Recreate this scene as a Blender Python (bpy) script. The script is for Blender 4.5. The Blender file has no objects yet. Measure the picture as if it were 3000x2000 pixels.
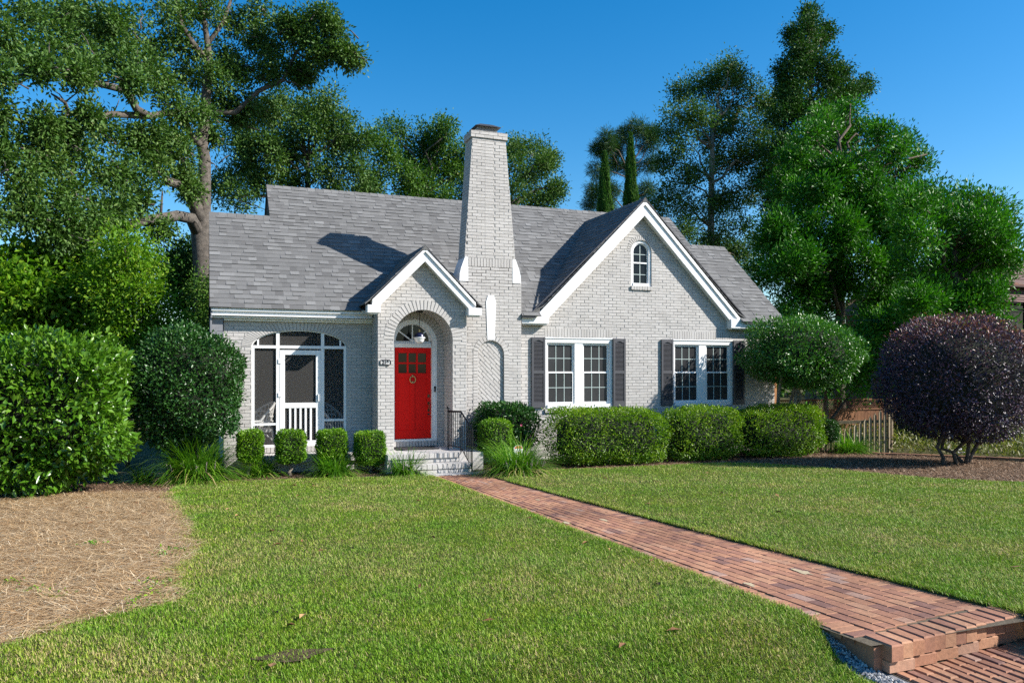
import bpy, math, random
import numpy as np
from mathutils import Vector
random.seed(7)
RNG = np.random.default_rng(11)
scene = bpy.context.scene
COL = scene.collection

# ------------------------------------------------------------------ camera, sky, sun, exposure
F_PX, TH, CAM_H = 2320.0, math.radians(21.2), 2.08
U0, V0 = 1500.0, 1088.0
CT, ST = math.cos(TH), math.sin(TH)
cam_d = bpy.data.cameras.new("camera")
cam = bpy.data.objects.new("camera", cam_d)
COL.objects.link(cam)
cam.location = (0, 0, CAM_H)
cam.rotation_euler = (math.pi / 2, 0, -TH)
cam_d.sensor_width = 36.0
cam_d.lens = F_PX / 3000.0 * 36.0
cam_d.shift_y = (V0 - 1000.0) / 3000.0
cam_d.clip_start = 0.1
cam_d.clip_end = 3000
scene.camera = cam

SUN_AZ, SUN_EL = math.radians(59), math.radians(33.5)      # azimuth from -Y towards +X
SUN = Vector((math.sin(SUN_AZ) * math.cos(SUN_EL), -math.cos(SUN_AZ) * math.cos(SUN_EL), math.sin(SUN_EL)))
world = bpy.data.worlds.new("World")
scene.world = world
world.use_nodes = True
wn = world.node_tree.nodes
wl = world.node_tree.links
wn.clear()
sky = wn.new('ShaderNodeTexSky')
sky.sky_type = 'NISHITA'
sky.sun_disc = False
sky.sun_elevation = SUN_EL
sky.sun_rotation = math.atan2(SUN.x, SUN.y)
sky.altitude = 0
sky.air_density = 1.0
sky.dust_density = 0.5
sky.ozone_density = 2.5
hsv = wn.new('ShaderNodeHueSaturation')
hsv.inputs['Hue'].default_value = 0.498
hsv.inputs['Saturation'].default_value = 1.46
hsv.inputs['Value'].default_value = 1.2
bg = wn.new('ShaderNodeBackground')
bg.inputs['Strength'].default_value = 0.082
wo = wn.new('ShaderNodeOutputWorld')
wl.new(sky.outputs[0], hsv.inputs['Color'])
wl.new(hsv.outputs[0], bg.inputs['Color'])
wl.new(bg.outputs[0], wo.inputs['Surface'])

sun_d = bpy.data.lights.new("sun", 'SUN')
sun_d.energy = 5.0
sun_d.angle = math.radians(0.5)
sun_d.color = (1.0, 0.95, 0.87)
sun = bpy.data.objects.new("sun", sun_d)
COL.objects.link(sun)
sun.rotation_euler = SUN.to_track_quat('Z', 'Y').to_euler()
sun.location = (20, -10, 30)

vs = scene.view_settings
vs.view_transform = 'Standard'
vs.look = 'None'
vs.gamma = 1.0
vs.exposure = 0.95
scene.cycles.max_bounces = 8
scene.cycles.diffuse_bounces = 3
scene.cycles.glossy_bounces = 2
scene.cycles.transparent_max_bounces = 12
scene.cycles.transmission_bounces = 3
scene.cycles.use_denoising = False

# ------------------------------------------------------------------ surveying: pixels of the photo -> metres
def ray(u, v):
    a = (u - U0) / F_PX
    return (a * CT + ST, -a * ST + CT, -(v - V0) / F_PX)
def at_y(u, v, y):
    d = ray(u, v); t = y / d[1]
    return Vector((d[0] * t, y, CAM_H + d[2] * t))
def gz(y):
    """the front yard falls gently towards the house"""
    return 0.035 * max(0.0, 15.3 - y)
def ground(u, v):
    z = 0.0; p = None
    for i in range(30):
        d = ray(u, v); t = (z - CAM_H) / d[2]
        p = (d[0] * t, d[1] * t); z = .5 * z + .5 * gz(p[1])
    return p
def drop(y):
    """left lawn slopes down to the street beside the path step"""
    t = np.clip((4.35 - y) / .75, 0, 1); return .19 * t * t * (3 - 2 * t)
def px_m(u, y):
    """pixels of the photo per metre at depth y in column u"""
    a = (u - U0) / F_PX
    return F_PX / (y / (CT - a * ST))
K = 1.2755      # full-view reading -> photo pixels

# ------------------------------------------------------------------ tagging and mesh helpers
def tag(o, label=None, cat=None, group=None, kind=None):
    if label: o["label"] = label
    if cat: o["category"] = cat
    if group: o["group"] = group
    if kind: o["kind"] = kind
    return o
def empty(name, loc, label, cat, group=None):
    o = bpy.data.objects.new(name, None)
    o.empty_display_size = 0.2
    COL.objects.link(o); o.location = loc
    return tag(o, label, cat, group)
def link(name, me, mats, parent=None):
    o = bpy.data.objects.new(name, me)
    for m in (mats if isinstance(mats, (list, tuple)) else [mats]):
        me.materials.append(m)
    COL.objects.link(o)
    if parent is not None:
        o.parent = parent
        w = Vector((0, 0, 0)); q = parent
        while q is not None:
            w += Vector(q.location); q = q.parent
        o.location = -w          # meshes are written in world metres
    return o
def np_mesh(name, V, F, mats, parent=None, attrs=None, smooth=False):
    me = bpy.data.meshes.new(name)
    V = np.ascontiguousarray(V, dtype=np.float32); F = np.ascontiguousarray(F, dtype=np.int32)
    n, k = F.shape
    me.vertices.add(len(V)); me.vertices.foreach_set('co', V.ravel())
    me.loops.add(n * k); me.loops.foreach_set('vertex_index', F.ravel())
    me.polygons.add(n)
    me.polygons.foreach_set('loop_start', np.arange(0, n * k, k, dtype=np.int32))
    me.polygons.foreach_set('loop_total', np.full(n, k, dtype=np.int32))
    if smooth: me.polygons.foreach_set('use_smooth', np.ones(n, dtype=bool))
    for an, av in (attrs or {}).items():
        at = me.attributes.new(an, 'FLOAT', 'POINT')
        at.data.foreach_set('value', np.ascontiguousarray(av, dtype=np.float32))
    me.update(calc_edges=True)
    return link(name, me, mats, parent)

class MB:
    """collects shapes and links them as ONE mesh object"""
    def __init__(s): s.v = []; s.f = []; s.r = []; s.m = []
    def add(s, vs_, fs, r=0.5, mi=0):
        b = len(s.v); s.v += [tuple(p) for p in vs_]
        s.r += [r] * len(vs_)
        for q in fs: s.f.append(tuple(b + i for i in q)); s.m.append(mi)
    def hexa(s, p, r=0.5, mi=0):
        s.add(p, [(0, 3, 2, 1), (4, 5, 6, 7), (0, 1, 5, 4), (1, 2, 6, 5), (2, 3, 7, 6), (3, 0, 4, 7)], r, mi)
    def box(s, x0, x1, y0, y1, z0, z1, r=0.5, mi=0):
        s.hexa([(x0, y0, z0), (x1, y0, z0), (x1, y1, z0), (x0, y1, z0), (x0, y0, z1), (x1, y0, z1), (x1, y1, z1), (x0, y1, z1)], r, mi)
    def prism(s, pts, ext, r=0.5, mi=0):
        """pts: ordered 3d outline; ext: extrusion vector"""
        n = len(pts); e = Vector(ext)
        a = [tuple(Vector(p)) for p in pts]; b = [tuple(Vector(p) + e) for p in pts]
        s.add(a + b, [tuple(range(n - 1, -1, -1)), tuple(range(n, 2 * n))] + [(i, (i + 1) % n, n + (i + 1) % n, n + i) for i in range(n)], r, mi)
    def xz(s, pts, y0, y1, r=0.5, mi=0):
        s.prism([(x, y0, z) for x, z in pts], (0, y1 - y0, 0), r, mi)
    def tube(s, pts, rad, n=8, r=0.5, mi=0):
        pts = [Vector(p) for p in pts]
        if not hasattr(rad, '__len__'): rad = [rad] * len(pts)
        rings = []; prev = None
        for i, p in enumerate(pts):
            d = (pts[min(i + 1, len(pts) - 1)] - pts[max(i - 1, 0)]).normalized()
            a = prev if prev is not None else (Vector((0, 0, 1)) if abs(d.z) < .9 else Vector((1, 0, 0)))
            x = (a - d * a.dot(d)).normalized(); y = d.cross(x); prev = x
            rings.append([p + (x * math.cos(t) + y * math.sin(t)) * rad[i] for t in [2 * math.pi * k / n for k in range(n)]])
        vv = [q for g in rings for q in g]; ff = []
        for i in range(len(rings) - 1):
            for k in range(n):
                ff.append((i * n + k, i * n + (k + 1) % n, (i + 1) * n + (k + 1) % n, (i + 1) * n + k))
        ff.append(tuple(range(n - 1, -1, -1))); ff.append(tuple((len(rings) - 1) * n + k for k in range(n)))
        s.add(vv, ff, r, mi)
    def lathe(s, c, prof, n=20, r=0.5, mi=0):
        vv = []; ff = []
        for (rad, z) in prof:
            vv += [(c[0] + rad * math.cos(2 * math.pi * k / n), c[1] + rad * math.sin(2 * math.pi * k / n), c[2] + z) for k in range(n)]
        for i in range(len(prof) - 1):
            for k in range(n):
                ff.append((i * n + k, i * n + (k + 1) % n, (i + 1) * n + (k + 1) % n, (i + 1) * n + k))
        s.add(vv, ff, r, mi)
    def build(s, name, mats, parent=None, smooth=False):
        me = bpy.data.meshes.new(name)
        me.from_pydata(s.v, [], s.f)
        at = me.attributes.new('rnd', 'FLOAT', 'POINT'); at.data.foreach_set('value', s.r)
        if any(s.m): me.polygons.foreach_set('material_index', s.m)
        if smooth: me.polygons.foreach_set('use_smooth', [True] * len(s.f))
        me.update()
        return link(name, me, mats, parent)

# ------------------------------------------------------------------ materials
def nodes_of(name):
    m = bpy.data.materials.new(name); m.use_nodes = True
    nt = m.node_tree; b = nt.nodes['Principled BSDF']
    return m, nt, b
def ramp(nt, src, stops):
    r = nt.nodes.new('ShaderNodeValToRGB')
    while len(r.color_ramp.elements) < len(stops): r.color_ramp.elements.new(.5)
    for e, (p, c) in zip(r.color_ramp.elements, stops):
        e.position = p; e.color = (*c, 1)
    nt.links.new(src, r.inputs[0])
    return r.outputs[0]
def attr(nt, n='rnd'):
    a = nt.nodes.new('ShaderNodeAttribute'); a.attribute_name = n
    return a.outputs['Fac']
def noise(nt, scale, detail=4, rough=.55, vec=None):
    n = nt.nodes.new('ShaderNodeTexNoise')
    n.inputs['Scale'].default_value = scale; n.inputs['Detail'].default_value = detail; n.inputs['Roughness'].default_value = rough
    if vec is None:
        g = nt.nodes.new('ShaderNodeNewGeometry'); vec = g.outputs['Position']
    nt.links.new(vec, n.inputs['Vector'])
    return n.outputs['Fac']
def mixc(nt, fac, a, b, mode='MIX'):
    m = nt.nodes.new('ShaderNodeMix'); m.data_type = 'RGBA'; m.blend_type = mode
    for i, x in ((0, fac), (6, a), (7, b)):
        if isinstance(x, (int, float)): m.inputs[i].default_value = x
        elif isinstance(x, tuple): m.inputs[i].default_value = (*x, 1)
        else: nt.links.new(x, m.inputs[i])
    return m.outputs[2]
def bump(nt, b, h, dist, strength=1.0):
    n = nt.nodes.new('ShaderNodeBump'); n.inputs['Distance'].default_value = dist; n.inputs['Strength'].default_value = strength
    nt.links.new(h, n.inputs['Height']); nt.links.new(n.outputs[0], b.inputs['Normal'])
def plain(name, c, rough=.5, metal=0, var=.12, nscale=9, bmp=0.0, spec=.5):
    m, nt, b = nodes_of(name)
    n = noise(nt, nscale, 5)
    lo = tuple(x * (1 - var) for x in c); hi = tuple(min(1, x * (1 + var)) for x in c)
    nt.links.new(ramp(nt, n, [(.3, lo), (.7, hi)]), b.inputs['Base Color'])
    b.inputs['Roughness'].default_value = rough; b.inputs['Metallic'].default_value = metal
    b.inputs['Specular IOR Level'].default_value = spec
    if bmp: bump(nt, b, noise(nt, nscale * 12, 3), bmp)
    return m
def by_rnd(name, stops, rough=.8, nscale=30, nvar=.35, bmp=0.004, spec=.3, stain=0.0):
    m, nt, b = nodes_of(name)
    c = ramp(nt, attr(nt), stops)
    n = noise(nt, nscale, 5, .6)
    c = mixc(nt, 1.0, c, ramp(nt, n, [(.25, (1 - nvar,) * 3), (.75, (1, 1, 1))]), 'MULTIPLY')
    if stain:
        n2 = noise(nt, 0.9, 5, .62)
        c = mixc(nt, 1.0, c, ramp(nt, n2, [(.35, (1 - stain,) * 3), (.6, (1, 1, 1))]), 'MULTIPLY')
    nt.links.new(c, b.inputs['Base Color'])
    b.inputs['Roughness'].default_value = rough; b.inputs['Specular IOR Level'].default_value = spec
    if bmp: bump(nt, b, n, bmp)
    return m
def leafmat(name, stops, rough=.4, trans=.28, spec=.5):
    m, nt, b = nodes_of(name)
    c = ramp(nt, attr(nt), stops)
    nt.links.new(c, b.inputs['Base Color'])
    b.inputs['Roughness'].default_value = rough; b.inputs['Specular IOR Level'].default_value = spec
    t = nt.nodes.new('ShaderNodeBsdfTranslucent')
    tc = mixc(nt, 1.0, c, (1.0, 1.25, .45), 'MULTIPLY')
    nt.links.new(tc, t.inputs['Color'])
    mx = nt.nodes.new('ShaderNodeMixShader'); mx.inputs[0].default_value = trans
    nt.links.new(b.outputs[0], mx.inputs[1]); nt.links.new(t.outputs[0], mx.inputs[2])
    nt.links.new(mx.outputs[0], nt.nodes['Material Output'].inputs['Surface'])
    return m
M = {}
M['brick'] = by_rnd('painted_brick', [(0, (.46, .436, .415)), (.5, (.50, .476, .455)), (1, (.53, .506, .485))], .75, 45, .16, .004, .3, .08)
M['white'] = plain('white_paint', (.74, .74, .74), .42, 0, .03, 5)
M['muntin'] = plain('grey_green_grille', (.42, .50, .48), .5, 0, .05)
M['shingle'] = by_rnd('asphalt_shingle', [(0, (.130, .128, .127)), (.45, (.175, .173, .171)), (.75, (.215, .213, .210)), (1, (.255, .253, .25))], .92, 150, .35, .003, .2, .12)
M['roofdeck'] = plain('roof_underlay', (.07, .07, .08), .9)
M['shutter'] = plain('charcoal_shutter_paint', (.056, .056, .064), .5, 0, .1)
M['red'] = plain('red_door_paint', (.66, .006, .003), .5, 0, .05, 6, spec=.15)
M['glass'] = plain('dark_window_glass', (.010, .011, .013), .05, 0, .1, 3, spec=.22)
M['glassgrey'] = plain('screened_window_glass', (.032, .032, .034), .3, 0, .25, 1.2, spec=.3)
M['black'] = plain('black_metal', (.012, .012, .016), .4, .3, .1)
M['navy'] = plain('navy_enamel', (.010, .014, .045), .3, .2, .1)
M['opal'] = plain('opal_glass', (.78, .76, .75), .25, 0, .02)
M['brass'] = plain('antique_brass', (.42, .32, .15), .35, .9, .15)
M['bronze'] = plain('dark_bronze', (.09, .06, .035), .4, .7, .2)
M['trimshade'] = plain('shaded_trim_grey', (.20, .20, .215), .6, 0, .08)  # cornice trim on the shaded side, its shade put into a grey colour
M['concrete'] = plain('painted_concrete', (.46, .44, .42), .8, 0, .1, 5, .003)
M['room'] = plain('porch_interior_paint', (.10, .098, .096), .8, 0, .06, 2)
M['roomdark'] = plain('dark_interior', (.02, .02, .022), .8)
M['wicker'] = plain('white_wicker', (.80, .79, .76), .6, 0, .08, 60)
M['mat'] = plain('rubber_doormat', (.02, .02, .022), .9, 0, .3, 40)
M['lid'] = plain('weathered_steel_lid', (.10, .095, .09), .5, .6, .25, 12)
M['mesh'] = plain('galvanised_mesh', (.42, .42, .42), .45, .6, .1, 40)
M['plaque'] = plain('pale_plaque', (.55, .54, .52), .5)
M['signred'] = plain('red_sign_paint', (.62, .02, .015), .45)
M['bark'] = plain('oak_bark', (.115, .098, .082), .95, 0, .45, 9, .03)
M['bark2'] = plain('brown_bark', (.10, .075, .055), .95, 0, .45, 12, .02)
M['barkpale'] = plain('pale_bark', (.25, .21, .16), .95, 0, .35, 14, .02)
M['twig'] = plain('shaded_inner_twigs', (.012, .018, .007), .95, 0, .5, 20, .02)  # near-black: the shade inside the shrubs is put into this colour
M['fence'] = by_rnd('weathered_fence_wood', [(0, (.26, .20, .13)), (.6, (.36, .29, .19)), (1, (.44, .37, .26))], .9, 14, .35, .004)
M['cedar'] = by_rnd('cedar_fence_wood', [(0, (.17, .075, .035)), (1, (.26, .12, .055))], .85, 14, .35, .004)
M['orangewood'] = plain('orange_stained_post', (.30, .13, .04), .7, 0, .15)
M['nbrick'] = by_rnd('red_brown_brick', [(0, (.16, .08, .06)), (.4, (.26, .11, .075)), (.7, (.30, .17, .12)), (1, (.20, .17, .17))], .85, 30, .3)
M['nroof'] = by_rnd('brown_shingle', [(0, (.10, .062, .058)), (1, (.17, .105, .095))], .9, 60, .3)
M['greypost'] = plain('grey_weathered_post', (.24, .23, .22), .9, 0, .25, 16)

def screen_mat():
    m, nt, b = nodes_of('insect_screen')
    b.inputs['Base Color'].default_value = (.11, .105, .10, 1); b.inputs['Roughness'].default_value = .8
    t = nt.nodes.new('ShaderNodeBsdfTransparent'); t.inputs[0].default_value = (.9, .9, .9, 1)
    mx = nt.nodes.new('ShaderNodeMixShader'); mx.inputs[0].default_value = .32
    nt.links.new(t.outputs[0], mx.inputs[1]); nt.links.new(b.outputs[0], mx.inputs[2])
    nt.links.new(mx.outputs[0], nt.nodes['Material Output'].inputs['Surface'])
    return m
M['screen'] = screen_mat()
def ground_mat(name, stops, scale, big, bstops, bmp=.02, rough=.95):
    m, nt, b = nodes_of(name)
    c = ramp(nt, noise(nt, scale, 8, .7), stops)
    c = mixc(nt, 1.0, c, ramp(nt, noise(nt, big, 4), bstops), 'MULTIPLY')
    nt.links.new(c, b.inputs['Base Color']); b.inputs['Roughness'].default_value = rough
    b.inputs['Specular IOR Level'].default_value = .15
    bump(nt, b, noise(nt, scale * 1.3, 6, .7), bmp)
    return m
M['soil'] = ground_mat('mulch_soil', [(.3, (.05, .033, .022)), (.55, (.16, .105, .07)), (.75, (.30, .21, .145))], 28, .8, [(.3, (.65, .65, .65)), (.7, (1, 1, 1))], .03)
M['strawsoil'] = ground_mat('straw_bed_base', [(.3, (.04, .024, .012)), (.6, (.11, .07, .035)), (.8, (.22, .14, .07))], 22, .8, [(.3, (.7, .7, .7)), (.7, (1, 1, 1))], .03)
M['turf'] = ground_mat('turf_thatch', [(.3, (.03, .045, .010)), (.55, (.085, .10, .025)), (.75, (.18, .165, .065))], 40, 1.1, [(.3, (.75, .8, .7)), (.7, (1, 1, 1))], .02)
M['field'] = ground_mat('rough_ground', [(.3, (.05, .045, .02)), (.6, (.11, .10, .035)), (.8, (.18, .15, .07))], 9, .3, [(.3, (.7, .7, .7)), (.7, (1, 1, 1))], .03)
M['sand'] = ground_mat('joint_sand', [(.3, (.07, .055, .04)), (.7, (.24, .20, .14))], 60, 1.0, [(.3, (.6, .6, .6)), (.7, (1, 1, 1))], .004)
M['paver'] = by_rnd('red_clay_paver', [(0, (.24, .125, .10)), (.14, (.37, .175, .115)), (.55, (.47, .225, .13)), (.88, (.53, .28, .165)), (1, (.44, .28, .22))], .82, 34, .32, .003, .3, .42)
M['gravel'] = by_rnd('pale_gravel', [(0, (.22, .22, .23)), (1, (.55, .54, .52))], .85, 40, .2)
M['sandpatch'] = plain('dried_sand', (.40, .32, .20), .95, 0, .25, 40)
def blade_mat():
    m, nt, b = nodes_of('grass_blades')
    a = attr(nt)
    green = ramp(nt, a, [(0, (.095, .195, .008)), (.35, (.185, .315, .014)), (.60, (.32, .42, .04)), (.72, (.46, .44, .14)), (.86, (.50, .42, .20)), (1, (.30, .21, .11))])
    p = noise(nt, 1.3, 4, .6)
    c = mixc(nt, 1.0, green, ramp(nt, p, [(.32, (.72, .95, .62)), (.68, (1.15, 1.02, 1.12))]), 'MULTIPLY')
    nt.links.new(c, b.inputs['Base Color']); b.inputs['Roughness'].default_value = .55; b.inputs['Specular IOR Level'].default_value = .3
    t = nt.nodes.new('ShaderNodeBsdfTranslucent'); nt.links.new(c, t.inputs['Color'])
    mx = nt.nodes.new('ShaderNodeMixShader'); mx.inputs[0].default_value = .25
    nt.links.new(b.outputs[0], mx.inputs[1]); nt.links.new(t.outputs[0], mx.inputs[2])
    nt.links.new(mx.outputs[0], nt.nodes['Material Output'].inputs['Surface'])
    return m
M['blades'] = blade_mat()
M['straw'] = by_rnd('pine_straw', [(0, (.18, .09, .035)), (.35, (.42, .25, .11)), (.7, (.60, .41, .21)), (1, (.80, .65, .44))], .8, 20, .2, 0, .3)
M['chips'] = by_rnd('mulch_chips', [(0, (.06, .036, .02)), (.5, (.20, .115, .065)), (.8, (.33, .21, .13)), (1, (.44, .34, .25))], .9, 20, .2, 0, .2)
M['oakleaf'] = leafmat('oak_leaf', [(0, (.022, .062, .010)), (.45, (.062, .135, .024)), (.8, (.115, .195, .040)), (1, (.20, .24, .08))], .55, .22, .25)
M['midleaf'] = leafmat('background_leaf', [(0, (.022, .070, .009)), (.5, (.062, .150, .018)), (.9, (.13, .22, .03)), (1, (.19, .20, .06))], .55, .24, .25)
M['yelleaf'] = leafmat('yellow_green_leaf', [(0, (.040, .12, .007)), (.5, (.115, .25, .014)), (1, (.28, .37, .03))], .5, .42, .25)
M['magleaf'] = leafmat('bright_glossy_leaf', [(0, (.012, .062, .004)), (.5, (.042, .165, .008)), (.85, (.095, .28, .012)), (1, (.23, .38, .02))], .45, .22, .25)
M['hollyleaf'] = leafmat('dark_holly_leaf', [(0, (.010, .042, .008)), (.5, (.028, .092, .016)), (1, (.07, .165, .032))], .33, .15, .42)
M['spireleaf'] = leafmat('spire_leaf', [(0, (.012, .045, .008)), (.5, (.036, .100, .016)), (1, (.09, .18, .03))], .55, .15, .2)
M['camleaf'] = leafmat('camellia_leaf', [(0, (.028, .090, .006)), (.5, (.078, .19, .012)), (.85, (.15, .27, .026)), (1, (.30, .25, .06))], .30, .25, .5)
M['boxleaf'] = leafmat('boxwood_leaf', [(0, (.045, .13, .006)), (.5, (.11, .25, .010)), (1, (.26, .39, .02))], .42, .3, .35)
M['hedgeleaf'] = leafmat('hedge_leaf', [(0, (.045, .11, .006)), (.5, (.125, .24, .010)), (1, (.33, .42, .025))], .42, .32, .35)
M['topleaf'] = leafmat('topiary_leaf', [(0, (.020, .080, .008)), (.5, (.052, .165, .018)), (1, (.13, .28, .036))], .33, .22, .5)
M['purple'] = leafmat('purple_leaf', [(0, (.018, .036, .030)), (.35, (.038, .034, .062)), (.62, (.075, .042, .085)), (.82, (.16, .060, .080)), (.93, (.36, .11, .07)), (1, (.16, .26, .04))], .40, .14, .35)
M['cypleaf'] = leafmat('cypress_foliage', [(0, (.028, .085, .012)), (1, (.085, .20, .024))], .6, .18, .25)
M['pineleaf'] = leafmat('pine_needles', [(0, (.020, .060, .014)), (1, (.055, .125, .025))], .5, .2, .3)
M['blade'] = leafmat('liriope_blade', [(0, (.040, .125, .010)), (.55, (.10, .25, .016)), (.82, (.21, .35, .03)), (.92, (.46, .38, .13)), (1, (.40, .30, .22))], .42, .32, .35)
M['pink'] = plain('pink_petal', (.55, .04, .14), .5)

# ------------------------------------------------------------------ brickwork
CH, BL, JT = 0.0718, 0.2185, 0.0095
def bricks(mb, O, U, N, z0, z1, iv, dep=.0095, off=0.0, bl=BL):
    O, U, N = Vector(O), Vector(U), Vector(N)
    k = 0; z = z0
    while z < z1 - .01:
        zt = min(z + CH, z1)
        for (a, b) in iv(z, zt):
            if b - a < .012: continue
            start = math.floor(a / bl) * bl - (bl / 2 if k % 2 else 0) + off
            x = start
            while x < b:
                jl = random.uniform(-.006, .006)
                p, q = max(a, x + JT / 2 + jl), min(b, x + bl - JT / 2 + jl)
                x += bl
                if q - p < .012: continue
                d0, d1, d2, d3 = (random.uniform(-.0025, .0025) for _ in range(4))
                zl, zh = z + JT / 2 + random.uniform(-.0015, .0015), zt - JT / 2 + random.uniform(-.0015, .0015)
                c = [O + U * p + N * d0, O + U * q + N * d1, O + U * q + N * d2, O + U * p + N * d3]
                zz = [zl, zl, zh, zh]
                fr = [(v.x, v.y, v.z + w) for v, w in zip(c, zz)]
                bk = [(v.x - N.x * (dep + .012), v.y - N.y * (dep + .012), v.z + w) for v, w in zip(c, zz)]
                mb.add(fr + bk, [(0, 1, 2, 3), (0, 4, 5, 1), (1, 5, 6, 2), (2, 6, 7, 3), (3, 7, 4, 0)], random.random())
        z = zt; k += 1
def backing(mb, O, U, N, z0, z1, iv, thick=.12, dep=.0095, step=CH / 2):
    O, U, N = Vector(O), Vector(U), Vector(N)
    n = max(1, round((z1 - z0) / step))
    for i in range(n):
        a0, a1 = z0 + (z1 - z0) * i / n, z0 + (z1 - z0) * (i + 1) / n
        for (a, b) in iv(a0, a1):
            if b - a < .004: continue
            p = [O + U * a - N * dep, O + U * b - N * dep, O + U * b - N * thick, O + U * a - N * thick]
            mb.hexa([(v.x, v.y, v.z + a0) for v in p] + [(v.x, v.y, v.z + a1) for v in p], .12)
def cut(span, holes):
    out = [span]
    for h in holes:
        nx = []
        for a, b in out:
            if h[1] <= a or h[0] >= b: nx.append((a, b)); continue
            if h[0] > a: nx.append((a, h[0]))
            if h[1] < b: nx.append((h[1], b))
        out = nx
    return out
def arch_hole(cx, hw, spring, rise, base):
    """hole of an arched opening at height z (ellipse above the spring line)"""
    def f(z):
        if z < base or z > spring + rise: return None
        if z <= spring: return (cx - hw, cx + hw)
        w = hw * math.sqrt(max(0, 1 - ((z - spring) / rise) ** 2))
        return (cx - w, cx + w)
    return f
def ring(mb, cx, spring, hw, rise, width, y, n, a0=0, a1=math.pi, proud=.004, depth=.03, gap=.012):
    for i in range(n):
        t0, t1 = a0 + (a1 - a0) * i / n, a0 + (a1 - a0) * (i + 1) / n
        g0, g1 = gap / 2 / max(hw, .1), gap / 2 / max(hw, .1)
        t0 += g0; t1 -= g1
        jw = random.uniform(-.004, .006); dy = random.uniform(-.002, .002)
        def pt(t, o): return (cx + math.cos(t) * (hw + o), spring + math.sin(t) * (rise + o))
        pts = [pt(t0, 0), pt(t1, 0), pt(t1, width + jw), pt(t0, width + jw)]
        mb.xz(pts[::-1], y - proud + dy, y + depth, random.random())
def soldiers(mb, x0, x1, z0, z1, y, pitch=.0735, proud=.004, depth=.03, r=None):
    n = max(1, round((x1 - x0) / pitch)); p = (x1 - x0) / n
    for i in range(n):
        j = random.uniform(-.003, .003)
        mb.box(x0 + i * p + .005, x0 + (i + 1) * p - .005, y - proud + random.uniform(-.003, .002), y + depth, z0 + .004 + j, z1 - .004 + j, random.random())
def bx(name, m, parent, *boxes):
    mb = MB()
    for b in boxes: mb.box(*b)
    return mb.build(name, m, parent)
def bevel(o, w=.006, seg=2):
    b = o.modifiers.new('bevel', 'BEVEL'); b.width = w; b.segments = seg; b.limit_method = 'ANGLE'
    return o

# ------------------------------------------------------------------ the house
WY, EY, CY, DY = 17.2, 16.53, 16.97, 17.3       # depth of main wall, entry front, chimney front, door
EAVE_Y, EAVE_Z, PITCH = 16.95, 3.40, 0.875
XL, XR = 0.09, 14.38                            # roof ends
XM0, XM1 = 1.44, 13.2                           # tall middle part of the roof
LOW_Y, LOW_Z = 19.65, EAVE_Z + PITCH * (19.65 - EAVE_Y)
TOP_Y, TOP_Z = 20.78, EAVE_Z + PITCH * (20.78 - EAVE_Y)
house = empty('brick_house', (7, 18, 0), 'pale grey painted brick cottage with steep grey shingle roofs and a tall front chimney', 'house')

# --- porch wall, with the wide basket arch
PA = dict(cx=1.875, hw=.975, spring=2.60, rise=.352, base=.505)
inner = arch_hole(PA['cx'], PA['hw'], PA['spring'], PA['rise'], PA['base'])
outer = arch_hole(PA['cx'], PA['hw'] + .21, PA['spring'], PA['rise'] + .21, 2.60)
mb = MB()
def iv_b(z0, z1):
    zc = (z0 + z1) / 2; hs = []
    if PA['base'] - .12 < zc < PA['base']: hs.append((PA['cx'] - PA['hw'], PA['cx'] + PA['hw']))
    for h in (inner(zc), outer(zc) if zc > 2.6 else None):
        if h: hs.append(h)
    return cut((.36, 3.40), hs)
def iv_k(z0, z1):
    h = inner((z0 + z1) / 2)
    return cut((.36, 3.40), [h] if h else [])
bricks(mb, (0, WY, 0), (1, 0, 0), (0, -1, 0), 0.0, 3.3, iv_b)
backing(mb, (0, WY, 0), (1, 0, 0), (0, -1, 0), 0.0, 3.3, iv_k, .2, .0095, .018)
ring(mb, PA['cx'], PA['spring'], PA['hw'], PA['rise'], .205, WY, 44, gap=.016)
soldiers(mb, .90, 2.85, .385, .505, WY, .075)
mb.build('porch_wall', M['brick'], house)
bx('porch_ledge', M['concrete'], house, (.75, 3.40, 16.72, WY - .01, .22, .375))
mb = MB()
bricks(mb, (0, 16.80, 0), (1, 0, 0), (0, -1, 0), 0.0, .22, lambda a, b: [(.80, 3.38)])
backing(mb, (0, 16.80, 0), (1, 0, 0), (0, -1, 0), 0.0, .22, lambda a, b: [(.80, 3.38)], .2)
mb.build('porch_footing', M['brick'], house)

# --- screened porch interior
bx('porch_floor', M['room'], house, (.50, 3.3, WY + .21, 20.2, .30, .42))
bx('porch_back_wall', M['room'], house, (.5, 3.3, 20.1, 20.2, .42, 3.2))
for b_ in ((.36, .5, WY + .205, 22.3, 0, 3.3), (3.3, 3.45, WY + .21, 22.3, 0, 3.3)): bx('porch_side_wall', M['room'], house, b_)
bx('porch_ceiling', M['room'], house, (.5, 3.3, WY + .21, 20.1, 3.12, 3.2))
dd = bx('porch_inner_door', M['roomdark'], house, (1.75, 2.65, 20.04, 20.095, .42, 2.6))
bx('door_casing', M['white'], dd, (1.66, 1.745, 20.03, 20.095, .42, 2.7), (2.655, 2.74, 20.03, 20.095, .42, 2.7), (1.75, 2.65, 20.03, 20.095, 2.605, 2.7))

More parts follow.
